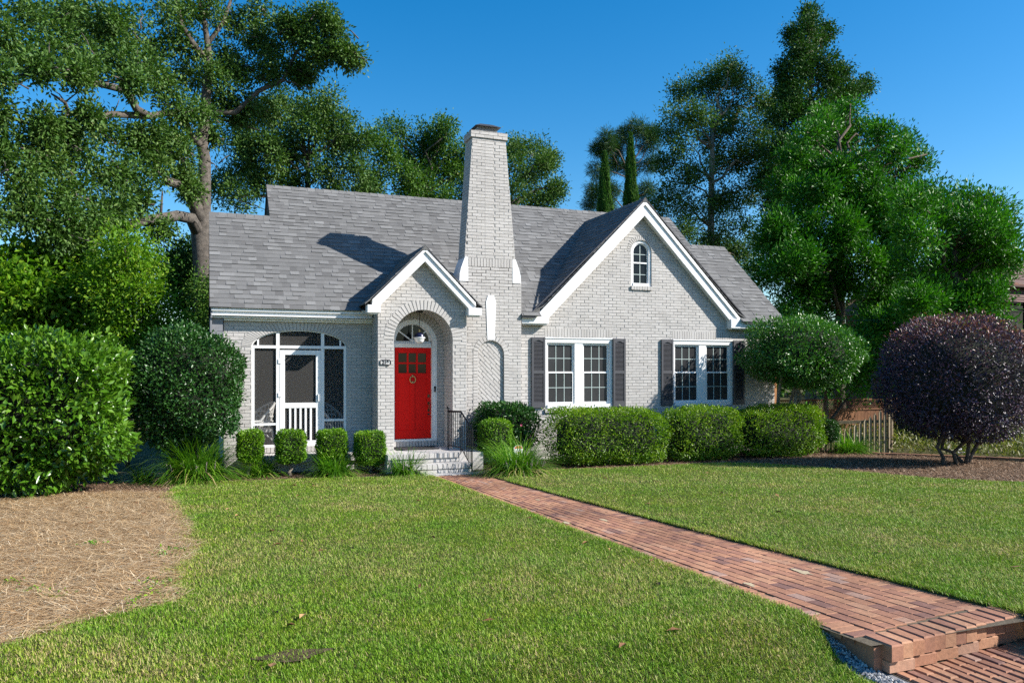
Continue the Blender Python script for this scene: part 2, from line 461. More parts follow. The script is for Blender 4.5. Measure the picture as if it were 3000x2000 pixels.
# --- screen frames
YS = WY + .05
scr = MB()
cx, hw = PA['cx'], PA['hw']
def ell(x):
    return PA['spring'] + PA['rise'] * math.sqrt(max(0, 1 - ((x - cx) / hw) ** 2))
for x, top in ((cx - hw + .025, 2.60), (1.425, ell(1.425)), (2.345, ell(2.345)), (cx + hw - .025, 2.60)):
    scr.box(x - .034, x + .034, YS - .025, YS + .03, .505, top - .005)
for x in (1.03, 2.72): scr.box(x - .018, x + .018, YS - .02, YS + .03, 2.60, ell(x) - .005)
scr.box(cx - hw, cx + hw, YS - .03, YS + .034, 2.565, 2.625)
scr.box(cx - hw + .06, 1.391, YS - .02, YS + .03, .96, 1.005)
scr.box(2.379, cx + hw - .06, YS - .02, YS + .03, 1.02, 1.065)
scr.box(cx - hw + .06, 1.391, YS - .02, YS + .03, .505, .55)
scr.box(2.379, cx + hw - .06, YS - .02, YS + .03, .505, .55)
pts_o = [(cx + hw * math.cos(t), PA['spring'] + PA['rise'] * math.sin(t)) for t in np.linspace(0, math.pi, 33)]
pts_i = [(cx + (hw - .022) * math.cos(t), PA['spring'] + (PA['rise'] - .022) * math.sin(t)) for t in np.linspace(0, math.pi, 33)]
for i in range(32):
    scr.xz([pts_o[i], pts_i[i], pts_i[i + 1], pts_o[i + 1]], YS - .02, YS + .03)
frame = scr.build('screen_frame', M['white'], house)
sc = MB()
x = np.linspace(cx - hw + .01, cx + hw - .01, 41)
vv = []; ff = []
for i, xx in enumerate(x):
    vv += [(xx, YS + .012, 2.595), (xx, YS + .012, ell(xx) - .008)]
    if i: ff.append((2 * i - 2, 2 * i, 2 * i + 1, 2 * i - 1))
sc.add(vv, ff); sc.build('insect_screen', M['screen'], frame)
for a, b in ((cx - hw + .03, 1.42), (2.35, cx + hw - .03)):
    sc = MB(); sc.add([(a, YS + .012, .52), (b, YS + .012, .52), (b, YS + .012, 2.59), (a, YS + .012, 2.59)], [(0, 1, 2, 3)])
    sc.build('insect_screen', M['screen'], frame)
# --- screen door
sd = MB()
a, b = 1.462, 2.308
sd.box(a, a + .105, YS - .03, YS + .005, .46, 2.53); sd.box(b - .105, b, YS - .03, YS + .005, .46, 2.53)
sd.box(a + .105, b - .105, YS - .03, YS + .005, 2.43, 2.53)
sd.box(a + .105, b - .105, YS - .03, YS + .005, 1.31, 1.42)
sd.box(a + .105, b - .105, YS - .03, YS + .005, .46, .62)
for k in range(5):
    x0 = a + .105 + (b - a - .21) * (k + 1) / 6
    sd.box(x0 - .021, x0 + .021, YS - .025, YS, .62, 1.31)
sdoor = bevel(sd.build('screen_door', M['white'], house), .004)
sc = MB(); sc.add([(a + .1, YS + .002, .6), (b - .1, YS + .002, .6), (b - .1, YS + .002, 2.44), (a + .1, YS + .002, 2.44)], [(0, 1, 2, 3)])
sc.build('insect_screen', M['screen'], sdoor)
for z in (.75, 1.55, 2.25): bx('hinge', M['white'], sdoor, (a - .03, a + .035, YS - .042, YS - .031, z, z + .09))
bx('pull_handle', M['white'], sdoor, (b - .06, b - .04, YS - .06, YS - .031, 1.45, 1.60))

# --- entry: gabled front with a deep round arch
EC, ER, ES = 4.38, .65, 2.755
mb = MB()
hole = arch_hole(EC, ER, ES, ER, 0.3)
outr = arch_hole(EC, ER + .21, ES, ER + .21, ES)
APX, APZ = 4.36, 4.62
def gab(zc): return (max(3.39, APX - (APZ - zc)), min(5.345, APX + (APZ - zc)))
def iv_e(z0, z1):
    zc = (z0 + z1) / 2; hs = [h for h in (hole(zc), outr(zc)) if h]
    return cut(gab(zc), hs)
def iv_ek(z0, z1):
    zc = (z0 + z1) / 2; h = hole(zc)
    return cut(gab(zc), [h] if h else [])
bricks(mb, (0, EY, 0), (1, 0, 0), (0, -1, 0), 0, 4.6, iv_e, off=.06)
backing(mb, (0, EY, 0), (1, 0, 0), (0, -1, 0), 0, 4.6, iv_ek, .12, .0095, .018)
ring(mb, EC, ES, ER, ER, .21, EY, 30, gap=.016)
# side walls of the projection, and the reveal bricks of the passage
bricks(mb, (3.39, WY, 0), (0, -1, 0), (-1, 0, 0), 0, 3.4, lambda a_, b_: [(0.012, WY - EY)])
backing(mb, (3.39, WY, 0), (0, -1, 0), (-1, 0, 0), 0, 3.4, lambda a_, b_: [(0.012, WY - EY - .12)], .12)
for sx, nx in ((EC - ER, 1), (EC + ER, -1)):
    bricks(mb, (sx, EY, 0), (0, 1, 0), (nx, 0, 0), .40, ES, lambda a_, b_: [(.004, WY - EY)], dep=.008)
    backing(mb, (sx, EY, 0), (0, 1, 0), (nx, 0, 0), .40, ES, lambda a_, b_: [(.12, WY - EY)], .10, .008)
nv = 28
for i in range(nv):
    t0, t1 = math.pi * i / nv + .006, math.pi * (i + 1) / nv - .006
    y = EY + .01 - (.11 if i % 2 else 0)
    while y < WY:
        p, q = max(EY + .005, y), min(WY, y + .21); y += .2185
        if q - p < .02: continue
        d = random.uniform(-.002, .002)
        P = [(EC + (ER + d) * math.cos(t), ES + (ER + d) * math.sin(t)) for t in (t0, t1)] + [(EC + (ER + .05) * math.cos(t), ES + (ER + .05) * math.sin(t)) for t in (t1, t0)]
        mb.xz(P, p, q, random.random())
    P = [(EC + (ER + .009) * math.cos(t), ES + (ER + .009) * math.sin(t)) for t in (t0 - .006, t1 + .006)] + [(EC + (ER + .1) * math.cos(t), ES + (ER + .1) * math.sin(t)) for t in (t1 + .006, t0 - .006)]
    mb.xz(P, EY + .12, WY + .02, .15)
# inner wall around the door
ih = arch_hole(4.33, .545, 2.70, .545, .3)
io = arch_hole(4.33, .545 + .20, 2.70, .545 + .20, 2.70)
def iv_i(z0, z1):
    zc = (z0 + z1) / 2
    return cut((EC - ER - .05, EC + ER + .05), [h for h in (ih(zc), io(zc)) if h])
def iv_ik(z0, z1):
    zc = (z0 + z1) / 2; h = ih(zc)
    return cut((EC - ER - .1, EC + ER + .1), [h] if h else [])
bricks(mb, (0, WY + .002, 0), (1, 0, 0), (0, -1, 0), .40, 3.5, iv_i)
backing(mb, (0, WY + .002, 0), (1, 0, 0), (0, -1, 0), .40, 3.5, iv_ik, .2, .0095, .018)
ring(mb, 4.33, 2.70, .545, .545, .20, WY + .002, 26, gap=.014)
soldiers(mb, 3.80, 4.865, .415, .54, WY, .073)
mb.build('entry_wall', M['brick'], house)

# --- front door with casing and fanlight
dc = MB()
DX, DHW = 4.33, .425
for s_ in (-1, 1):
    x0, x1 = sorted((DX + s_ * (DHW + .003), DX + s_ * .54))
    dc.box(x0, x1, WY + .03, DY + .1, .545, 2.70)
    dc.box(min(x0, x1) + (.06 if s_ > 0 else .0), max(x0, x1) - (.0 if s_ > 0 else .06), WY + .015, WY + .029, .545, 2.70)
dc.box(DX - .42, DX + .42, WY + .06, DY + .1, 2.615, 2.705)
nseg = 28
for (ro, ri, y0) in ((.54, .435, WY + .03), (.54, .482, WY + .015)):
    for i in range(nseg):
        t0, t1 = math.pi * i / nseg, math.pi * (i + 1) / nseg
        dc.xz([(DX + ro * math.cos(t0), 2.70 + ro * math.sin(t0)), (DX + ri * math.cos(t0), 2.70 + ri * math.sin(t0)), (DX + ri * math.cos(t1), 2.70 + ri * math.sin(t1)), (DX + ro * math.cos(t1), 2.70 + ro * math.sin(t1))], y0, (DY + .1) if ri < .45 else WY + .0295)
dc.box(DX - .54, DX + .54, WY + .02, DY + .1, .52, .575)
dc.build('door_casing', M['white'], house)
fl = MB()
for i in range(nseg):
    t0, t1 = math.pi * i / nseg, math.pi * (i + 1) / nseg
    fl.xz([(DX + .434 * math.cos(t0), 2.745 + .434 * math.sin(t0)), (DX + .38 * math.cos(t0), 2.745 + .38 * math.sin(t0)), (DX + .38 * math.cos(t1), 2.745 + .38 * math.sin(t1)), (DX + .434 * math.cos(t1), 2.745 + .434 * math.sin(t1))], DY + .02, DY + .07)
fl.box(DX - .43, DX + .43, DY + .02, DY + .07, 2.706, 2.757)
for t in (math.radians(90), math.radians(143), math.radians(37)):
    c_, s_ = math.cos(t), math.sin(t); w = .014
    fl.xz([(DX - s_ * w, 2.757 + c_ * w), (DX + c_ * .385 - s_ * w, 2.757 + s_ * .37 + c_ * w), (DX + c_ * .385 + s_ * w, 2.757 + s_ * .37 - c_ * w), (DX + s_ * w, 2.757 - c_ * w)], DY + .025, DY + .06)
fl.xz([(DX + .055 * math.cos(t), 2.757 + .055 * math.sin(t)) for t in np.linspace(0, math.pi, 9)], DY + .018, DY + .06)
fan = fl.build('fanlight', M['white'], house)
pn = MB(); pn.xz([(DX + .40 * math.cos(t), 2.74 + .40 * math.sin(t)) for t in np.linspace(0, math.pi, 25)], DY + .05, DY + .058)
pn.build('pane', M['glass'], fan)
y0 = DY + .02
dr = MB()
zb, zt = .585, 2.612
xs = [DX - DHW, DX - DHW + .105, DX + DHW - .105, DX + DHW]
dr.box(xs[0], xs[1], y0, y0 + .045, zb, zt); dr.box(xs[2], xs[3], y0, y0 + .045, zb, zt)
dr.box(xs[1], xs[2], y0, y0 + .045, zt - .12, zt)
dr.box(xs[1], xs[2], y0, y0 + .045, 1.93, 2.045)
dr.box(xs[1], xs[2], y0, y0 + .045, zb, zb + .19)
dr.box(DX - .055, DX + .055, y0, y0 + .045, zb + .19, 1.93)
dr.box(xs[1], DX - .055, y0 + .014, y0 + .03, zb + .19, 1.93); dr.box(DX + .055, xs[2], y0 + .014, y0 + .03, zb + .19, 1.93)
for k in (1, 2):
    xx = xs[1] + (xs[2] - xs[1]) * k / 3
    dr.box(xx - .02, xx + .02, y0 + .004, y0 + .04, 2.045, zt - .12)
dr.box(xs[1], xs[2], y0 + .006, y0 + .038, 2.25, 2.285)
door = bevel(dr.build('front_door', M['red'], house), .004)
for i in range(3):
    for j in range(2):
        w3 = (xs[2] - xs[1]) / 3
        bx('door_pane', M['glass'], door, (xs[1] + i * w3 + .008, xs[1] + (i + 1) * w3 - .008, y0 + .02, y0 + .026, (2.047, 2.287)[j], (2.249, 2.489)[j]))
kn = MB()
kn.tube([(DX + .065 * math.sin(t), y0 - .028, 1.90 + .075 * math.cos(t)) for t in np.linspace(.35, 2 * math.pi - .35, 22)], .012, 8)
kn.lathe((DX, y0 - .012, 1.975), [(0, -.02), (.022, -.015), (.022, .02), (.012, .035), (0, .04)], 10)
kn.lathe((DX, y0 - .014, 1.845), [(0, -.02), (.03, -.012), (.03, .012), (0, .02)], 10)
kn.build('knocker', M['brass'], door, True)
hx = DX + DHW - .055
hd = MB()
bx('keyhole_plate', M['bronze'], door, (hx - .024, hx + .024, y0 - .010, y0 - .001, 1.50, 1.565))
hd.box(hx - .022, hx + .022, y0 - .010, y0 - .001, 1.34, 1.40); hd.box(hx - .022, hx + .022, y0 - .010, y0 - .001, 1.18, 1.24)
hd.tube([(hx, y0 - .012, 1.38), (hx, y0 - .05, 1.36), (hx, y0 - .055, 1.29), (hx, y0 - .045, 1.22), (hx, y0 - .012, 1.205)], .011, 8)
bevel(hd.build('handle', M['bronze'], door), .003)
lk = MB(); lk.tube([(hx, y0 - .001, 1.12), (hx, y0 - .03, 1.12)], .022, 12); lk.build('lock', M['black'], door)
bevel(bx('doorbell', M['black'], house, (DX + .47, DX + .51, WY + .003, WY + .0145, 1.62, 1.75)), .004)

# --- wing wall, with two double windows and an arched attic window
WA_X, WA_Z, WSL = 10.12, 6.20, 0.985
ATX, AT_HW = 10.125, .292
at_in = arch_hole(ATX, AT_HW, 5.05, .295, 4.205)
at_out = arch_hole(ATX, AT_HW + .12, 5.05, .295 + .12, 5.05)
WIN = [(7.505, 9.305), (11.03, 12.845)]
WZ0, WZ1 = 1.205, 2.895
def wspan(zc):
    h = (WA_Z - zc) / WSL
    return (max(6.80, WA_X - h), min(14.2, WA_X + h)) if zc > 3.2 else (6.80, 14.2)
def iv_w(z0, z1):
    zc = (z0 + z1) / 2; hs = []
    for h in (at_in(zc), at_out(zc)):
        if h: hs.append(h)
    for x0, x1 in WIN:
        if WZ0 < zc < WZ1: hs.append((x0, x1))
        if WZ1 <= zc < 3.11: hs.append((x0 - .01, x1 - .02))
        if 1.11 < zc <= WZ0: hs.append((x0 - .01, x1 + .01))
    if 4.10 < zc < 4.205: hs.append((ATX - AT_HW - .01, ATX + AT_HW + .01))
    return cut(wspan(zc), hs)
def iv_wk(z0, z1):
    zc = (z0 + z1) / 2; hs = []
    h = at_in(zc)
    if h: hs.append(h)
    for x0, x1 in WIN:
        if WZ0 - .03 < zc < WZ1: hs.append((x0, x1))
    return cut(wspan(zc), hs)
mb = MB()
bricks(mb, (0, WY, 0), (1, 0, 0), (0, -1, 0), 0, 6.18, iv_w, off=.03)
backing(mb, (0, WY, 0), (1, 0, 0), (0, -1, 0), 0, 6.18, iv_wk, .2, .0095)
for x0, x1 in WIN:
    soldiers(mb, x0 - .01, x1 - .02, WZ1 + .008, 3.11, WY, .0735, .002)
    soldiers(mb, x0 - .01, x1 + .01, 1.108, WZ0 - .004, WY, .0735, .045)
soldiers(mb, ATX - AT_HW - .01, ATX + AT_HW + .01, 4.10, 4.20, WY, .0735, .04)
ring(mb, ATX, 5.05, AT_HW, .295, .115, WY, 20, gap=.012)
mb.build('gable_wall', M['brick'], house)
for b_ in ((.352, .358, WY + .21, 22.2, 0, 3.3), (14.0, 14.198, WY + .21, 22.2, 0, 3.3)): bx('side_wall', M['brick'], house, b_)
bx('rear_wall', M['brick'], house, (.4, 14.1, 22.31, 22.4, 0, 3.3))
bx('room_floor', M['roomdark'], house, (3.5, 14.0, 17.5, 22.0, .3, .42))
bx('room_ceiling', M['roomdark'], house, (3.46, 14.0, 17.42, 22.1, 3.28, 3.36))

def sash_pair(x0, x1):
    fr = MB()
    y = WY + .012
    w, m0, m1 = .062, 0, 0
    mid = (x0 + x1) / 2
    fr.box(x0, x0 + w, y, y + .12, WZ0, WZ1); fr.box(x1 - w, x1, y, y + .12, WZ0, WZ1)
    fr.box(x0 + w, x1 - w, y, y + .12, 2.765, WZ1)
    fr.box(x0 + w, x1 - w, y - .03, y + .12, WZ0, 1.295)
    fr.box(mid - .108, mid + .108, y + .015, y + .12, 1.295, 2.765)
    fr.box(x0 - .004, x1 + .004, y - .02, y - .001, 2.865, WZ1 + .004)
    for s0, s1 in ((x0 + w, mid - .108), (mid + .108, x1 - w)):
        fr.box(s0, s0 + .018, y + .03, y + .11, 1.295, 2.765); fr.box(s1 - .018, s1, y + .03, y + .11, 1.295, 2.765)
        fr.box(s0 + .018, s1 - .018, y + .03, y + .11, 2.745, 2.765)
    f = bevel(fr.build('window', M['white'], house), .004)
    for s0, s1 in ((x0 + w + .018, mid - .126), (mid + .126, x1 - w - .018)):
        for z0, z1, dy in ((2.045, 2.745, .055), (1.296, 2.07, .035)):
            s = MB(); yy = y + dy; t = .032
            s.box(s0, s0 + t, yy, yy + .03, z0, z1); s.box(s1 - t, s1, yy, yy + .03, z0, z1)
            s.box(s0 + t, s1 - t, yy, yy + .03, z1 - t, z1); s.box(s0 + t, s1 - t, yy, yy + .03, z0, z0 + (t if dy > .04 else .055))
            so = bevel(s.build('sash', M['white'], f), .003)
    for s0, s1 in ((x0 + w + .05, mid - .158), (mid + .158, x1 - w - .05)):
        for z0, z1, dy in ((2.077, 2.713, .075), (1.351, 2.038, .055)):
            yy = y + dy; g = MB()
            for k in (1, 2):
                xx = s0 + (s1 - s0) * k / 3
                g.box(xx - .0075, xx + .0075, yy - .008, yy - .001, z0, z1)
            zz = (z0 + z1) / 2
            g.box(s0, s1, yy - .0085, yy - .0015, zz - .0075, zz + .0075)
            g.build('muntin', M['muntin'], f)
            bx('pane', M['glassgrey'], f, (s0 - .01, s1 + .01, yy, yy + .004, z0 - .007, z1 + .007))
for x0, x1 in WIN: sash_pair(x0, x1)

aw = MB()
y = WY + .03
def arc_band(mb_, cx_, cz, ro, ri, y0_, y1_, n=20, sz=1.0):
    for i in range(n):
        t0, t1 = math.pi * i / n, math.pi * (i + 1) / n
        mb_.xz([(cx_ + ro * math.cos(t0), cz + ro * sz * math.sin(t0)), (cx_ + ri * math.cos(t0), cz + ri * sz * math.sin(t0)), (cx_ + ri * math.cos(t1), cz + ri * sz * math.sin(t1)), (cx_ + ro * math.cos(t1), cz + ro * sz * math.sin(t1))], y0_, y1_)
arc_band(aw, ATX, 5.05, .291, .225, y, y + .1); arc_band(aw, ATX, 5.05, .225, .195, y + .03, y + .1)
for s_ in (-1, 1):
    a_, b_ = sorted((ATX + s_ * .291, ATX + s_ * .225)); aw.box(a_, b_, y, y + .1, 4.205, 5.05)
    a_, b_ = sorted((ATX + s_ * .225, ATX + s_ * .195)); aw.box(a_, b_, y + .03, y + .1, 4.26, 5.05)
aw.box(ATX - .225, ATX + .225, y - .02, y + .1, 4.205, 4.275)
aw.box(ATX - .195, ATX + .195, y + .025, y + .09, 4.765, 4.80)
awo = aw.build('attic_window', M['white'], house)
g = MB()
for z0, z1 in ((4.275, 4.765), (4.80, 5.24)):
    g.box(ATX - .008, ATX + .008, y + .045, y + .053, z0, z1)
    g.box(ATX - .19, ATX + .19, y + .0455, y + .0535, (z0 + z1) / 2 - .03, (z0 + z1) / 2 - .016)
g.build('muntin', M['muntin'], awo)
p = MB(); p.xz([(ATX - .2, 4.27), (ATX + .2, 4.27)] + [(ATX + .2 * math.cos(t), 5.05 + .2 * math.sin(t)) for t in np.linspace(0, math.pi, 15)], y + .055, y + .06)
p.build('pane', M['glass'], awo)

def shutter(x0, x1):
    s = MB(); z0, z1, zm0, zm1 = 1.228, 2.885, 2.03, 2.10; y1 = WY - .006; y0_ = y1 - .045
    t = .048
    s.box(x0, x0 + t, y0_, y1, z0, z1); s.box(x1 - t, x1, y0_, y1, z0, z1)
    s.box(x0 + t, x1 - t, y0_, y1, z0, z0 + .125); s.box(x0 + t, x1 - t, y0_, y1, zm0, zm1)
    s.box(x0 + t, x1 - t, y1 - .012, y1, z0 + .125, z1)
    xm, w = (x0 + x1) / 2, (x1 - x0) / 2 - t
    top = [(x0 + t, z1), (x0 + t, z1 - .10)] + [(xm + w * q, z1 - .10 + .035 * max(0, 1 - abs(q / .7)) ** .5) for q in np.linspace(-.95, .95, 15)] + [(x1 - t, z1 - .10), (x1 - t, z1)]
    s.xz(top, y0_ + .004, y1 - .013)
    for a_, b_, n in ((z0 + .125, zm0, 22), (zm1, z1 - .10, 22)):
        for i in range(n):
            z = a_ + (b_ - a_) * (i + .5) / n; h = (b_ - a_) / n
            s.hexa([(x0 + t, y0_ + .006, z - h * .42), (x1 - t, y0_ + .006, z - h * .42), (x1 - t, y1 - .012, z + h * .15), (x0 + t, y1 - .012, z + h * .15),
                    (x0 + t, y0_ + .006, z - h * .2), (x1 - t, y0_ + .006, z - h * .2), (x1 - t, y1 - .012, z + h * .4), (x0 + t, y1 - .012, z + h * .4)])
    s.build('shutter', M['shutter'], house)
for x0, x1 in ((7.155, 7.498), (9.315, 9.655), (10.68, 11.022), (12.855, 13.19)): shutter(x0, x1)

# --- roofs
def shingles(mb, O, U, Vd, N, length, iv, expo=.160, seed=1, curve=None):
    """courses of overlapping tabs on a slope; iv(v) gives the spans along U"""
    rs = random.Random(seed); O, U, Vd, N = Vector(O), Vector(U), Vector(Vd), Vector(N)
    n = int(length / expo) + 1; e = length / n
    for k in range(n):
        v0, v1 = k * e, (k + 1) * e
        for a, b in iv((v0 + v1) / 2):
            x = a - rs.uniform(0, .3); tone = rs.random()
            while x < b:
                w = rs.choice((.13, .17, .21, .26)) * rs.uniform(.85, 1.15)
                p, q = max(a, x), min(b, x + w); x += w
                if q - p < .015: continue
                lam = rs.random() < .5
                tone = min(1, max(0, rs.gauss(.60 if lam else .36, .16)))
                h0 = (.020 if lam else .010) + rs.uniform(-.001, .002)
                P = [O + U * p + Vd * (v0 - .003) + N * h0, O + U * q + Vd * (v0 - .003) + N * h0, O + U * q + Vd * v1 + N * .004, O + U * p + Vd * v1 + N * .004]
                B = [O + U * p + Vd * (v0 - .003), O + U * q + Vd * (v0 - .003), O + U * q + Vd * v1, O + U * p + Vd * v1]
                mb.add([tuple(t) for t in P + B], [(0, 1, 2, 3), (0, 4, 5, 1), (1, 5, 6, 2), (3, 7, 4, 0)], tone)
def roof_z(y): return EAVE_Z + PITCH * (y - EAVE_Y)
SL = math.hypot(1, PITCH)
VD = (0, 1 / SL, PITCH / SL); NF = (0, -PITCH / SL, 1 / SL)
rf = MB()
T = .05
for xa, xb, ry, fy in ((XL, XM0, LOW_Y, 16.965), (XM0, 3.25, TOP_Y, 16.965), (3.25, 5.30, TOP_Y, 17.46), (5.30, 6.82, TOP_Y, 17.47), (6.82, 7.15, TOP_Y, 16.92), (7.15, 13.08, TOP_Y, 17.45), (13.08, XM1, TOP_Y, 16.92), (XM1, XR, LOW_Y, 16.92)):
    rz = roof_z(ry); by = 2 * ry - EAVE_Y; fz = roof_z(fy)
    rf.prism([(xa, fy, fz - .012), (xa, ry, rz - .008), (xa, by, EAVE_Z - .035), (xa, by, EAVE_Z - .10), (xa, ry, rz - .16), (xa, fy, fz - .055)], (xb - xa, 0, 0), .2, 1)
# gable triangles where the tall roof stands above the low ends
for xg in (XM0 + .03, XM1 - .03):
    rf.prism([(xg, LOW_Y - .6, roof_z(LOW_Y - .6) - .02), (xg, TOP_Y, TOP_Z - .05), (xg, 2 * TOP_Y - LOW_Y + .6, roof_z(LOW_Y - .6) - .02)], (.02, 0, 0), .2, 1)
LEN_LOW = (LOW_Y - EAVE_Y) * SL; LEN_TOP = (TOP_Y - EAVE_Y) * SL
def iv_roof(v):
    v -= .06; y_ = EAVE_Y + v / SL; z_ = roof_z(y_)
    hs = [(10.12 - (6.34 - z_) + .10, 10.12 + (6.34 - z_) - .10)] if z_ < 6.2 else []
    if z_ < 4.6: hs.append((4.36 - (4.74 - z_) + .08, 4.36 + (4.74 - z_) - .08))
    if y_ < CY + .49: hs.append((5.33, 6.812))
    return cut((XL, XR) if v < LEN_LOW else (XM0, XM1), hs)
shingles(rf, (0, EAVE_Y - .045, EAVE_Z - .039), (1, 0, 0), VD, NF, LEN_TOP + .06, iv_roof, seed=3)
for xa, xb, ry in ((XL, XM0, LOW_Y), (XM0, XM1, TOP_Y), (XM1, XR, LOW_Y)):      # ridge caps
    rz = roof_z(ry); x = xa; i = 0
    while x < xb:
        q = min(xb, x + .2)
        rf.hexa([(x, ry - .13, rz - .10), (q, ry - .13, rz - .105), (q, ry + .13, rz - .105), (x, ry + .13, rz - .10), (x, ry - .012, rz + .022), (q, ry - .012, rz + .012), (q, ry + .012, rz + .012), (x, ry + .012, rz + .022)], random.random() * .6 + .2)
        x = q
main_roof = rf.build('main_roof', [M['shingle'], M['roofdeck']], house)

def gable_roof(name, ax, az, y0, slope, half, flare, seed):
    """front-facing gable roof: ridge runs back until it meets the main slope"""
    g = MB()
    yb = EAVE_Y + (az - EAVE_Z) / PITCH
    sl = math.hypot(1, slope)
    for sgn in (-1, 1):
        U = (0, 1, 0); Vd = (-sgn / sl, 0, slope / sl); N = (sgn * slope / sl, 0, 1 / sl)
        ex = ax + sgn * half; ez = az - half * slope
        L = half * sl
        def iv(v):
            z = ez + v * slope / sl
            return [(0, max(.02, EAVE_Y + (z - EAVE_Z) / PITCH - y0 + .05))]
        shingles(g, (ex, y0, ez), U, Vd, N, L, iv, seed=seed + sgn)
        # flared foot
        if flare:
            fw, fz = flare
            P = [(ex, y0, ez + .012), (ex + sgn * fw, y0, ez - fz + .012)]
            yv = max(y0 + .3, EAVE_Y + (ez - EAVE_Z) / PITCH + .1)
            q = [P[0], P[1], (P[1][0], yv - .1, P[1][2]), (P[0][0], yv, P[0][2])]
            g.prism(q if sgn < 0 else q[::-1], (0, 0, -.03), .4)
        # deck edge seen from the front
        g.prism([(ax, y0 + .006, az - .004), (ex + sgn * (flare[0] if flare else 0), y0 + .006, ez - (flare[1] if flare else 0) - .004), (ex + sgn * (flare[0] if flare else 0), y0 + .006, ez - (flare[1] if flare else 0) - .03), (ax, y0 + .006, az - .045)], (0, .12, 0), .1, 1)
        g.add([(ax, y0 + .126, az - .012), (ex, y0 + .126, ez - .012), (ex, EAVE_Y + (ez - EAVE_Z) / PITCH + .2, ez - .012), (ax, yb + .2, az - .012)], [(0, 1, 2, 3)], .1, 1)
    y = y0
    while y < yb:
        q = min(yb, y + .2)
        g.hexa([(ax - .1, y, az - .085), (ax + .1, y, az - .085), (ax + .1, q, az - .09), (ax - .1, q, az - .09), (ax - .01, y, az + .024), (ax + .01, y, az + .024), (ax + .01, q, az + .014), (ax - .01, q, az + .014)], random.random() * .5 + .2)
        y = q
    return g.build(name, [M['shingle'], M['roofdeck']], house)
gable_roof('gable_roof', 10.12, 6.34, 17.0, 1.0, 2.72, (.36, .20), 21)
gable_roof('entry_roof', 4.36, 4.74, 16.31, 1.0, 1.16, (.12, .09), 31)

def rake(ax, az, y0, y1, half, slope, w, parent, ret, xret, zb):
    """white rake boards with a crown strip and boxed returns; az is the top of the board at the ridge"""
    for sgn in (-1, 1):
        r = MB()
        def strip(o0, o1, ya, yb_):
            h0, h1 = (min(half, (az - o_ - zb - .012) / slope) for o_ in (o0, o1))
            a = [(ax, az - o0), (ax + sgn * h0, az - o0 - h0 * slope), (ax + sgn * h1, az - o1 - h1 * slope), (ax, az - o1)]
            r.xz(a if sgn < 0 else a[::-1], ya, yb_)
        strip(.0, w * .30, y0 - .02, y1); strip(w * .30, w, y0 + .012, y1); strip(w * .86, w + .012, y0 + .003, y0 + .0115)
        x0, x1 = (xret[0] if sgn < 0 else xret[2], xret[1] if sgn < 0 else xret[3])
        zt = az - half * slope - .02
        if sgn < 0: xi = ax - half; 
        r.box(x0, x1, y0 - .03, y1 + .0, zb, zb + ret)
        r.box(x0 + .03, x1 - .03, y0 + .01, y1 - .003, zb - .03, zb - .0005)
        bevel(r.build('rake_board', M['white'], parent), .004)
rake(10.12, 6.295, 17.03, WY - .003, 2.90, 1.0, .36, house, .235, (6.84, 7.52, 12.66, 13.34), 3.20)
rake(4.36, 4.70, 16.34, EY - .003, 1.13, 1.0, .27, house, .16, (3.13, 3.40, 5.32, 5.62), 3.30)

fa = MB()
fa.box(.12, 3.36, 16.985, 17.03, 3.21, 3.375); fa.box(.12, 3.38, 16.935, 16.984, 3.30, 3.383); fa.box(.12, 3.38, 16.96, 16.984, 3.21, 3.235)
fa.box(.14, 3.385, 17.032, WY - .004, 3.165, 3.20); fa.box(.36, 3.385, 17.12, WY - .006, 3.12, 3.163)
bevel(fa.build('fascia', M['white'], house), .004); fa = MB()
fa.box(6.83, 7.2, 16.935, 16.99, 3.345, 3.385)
fa.build('gutter', M['white'], house); fa = MB()
fa.box(13.2, XR - .05, 16.985, 17.03, 3.21, 3.345); 
bevel(fa.build('fascia', M['white'], house), .004)
# boxed cornice end at the left corner
ce = MB()
ce.box(.10, .135, 17.04, 19.6, 2.74, 3.22); ce.box(.137, .34, 17.10, 17.13, 2.90, 3.16)
ce.box(.137, .36, 17.07, 17.40, 2.72, 2.89)
for k in range(1): ce.prism([(.11, EAVE_Y + .02, EAVE_Z - .09), (.11, LOW_Y, LOW_Z - .17), (.11, LOW_Y, LOW_Z - .45), (.11, EAVE_Y + .02, EAVE_Z - .24)], (.03, 0, 0))
ce.build('cornice_return', M['trimshade'], house)

# --- chimney
ch = MB(); CB = 17.46
def cx_at(z):
    """left and right edge of the stack at height z"""
    if z > 4.62:
        t = (z - 4.62) / (7.35 - 4.62)
        return (5.44 + (5.622 - 5.44) * t, 6.665 + (6.425 - 6.665) * t)
    return (5.33, 6.812)
def niche(zc):
    return arch_hole(6.072, .316, 2.47, .316, .2)(zc)
def niche_o(zc):
    return arch_hole(6.072, .316 + .115, 2.47, .316 + .115, .2)(zc)
def key(zc):
    if 2.80 < zc < 3.66: w = .085 + (.12 - .085) * (zc - 2.80) / .86; return (6.068 - w, 6.068 + w)
    if 3.66 <= zc < 3.81: w = .12 - .045 * (zc - 3.66) / .15; return (6.068 - w, 6.068 + w)
def shoulder(zc):
    """white stone shoulders: inner edge x, left and right"""
    return 4.12 < zc < 4.66
def iv_c(z0, z1):
    zc = (z0 + z1) / 2
    if zc > 4.62:
        a_, b_ = cx_at(zc); return [(a_, 5.925), (6.135, b_)]
    if 4.45 < zc: return []
    hs = [h for h in (niche_o(zc), key(zc)) if h]
    a_, b_ = cx_at(zc)
    if shoulder(zc): a_, b_ = 5.53, 6.595
    return cut((a_, b_), hs)
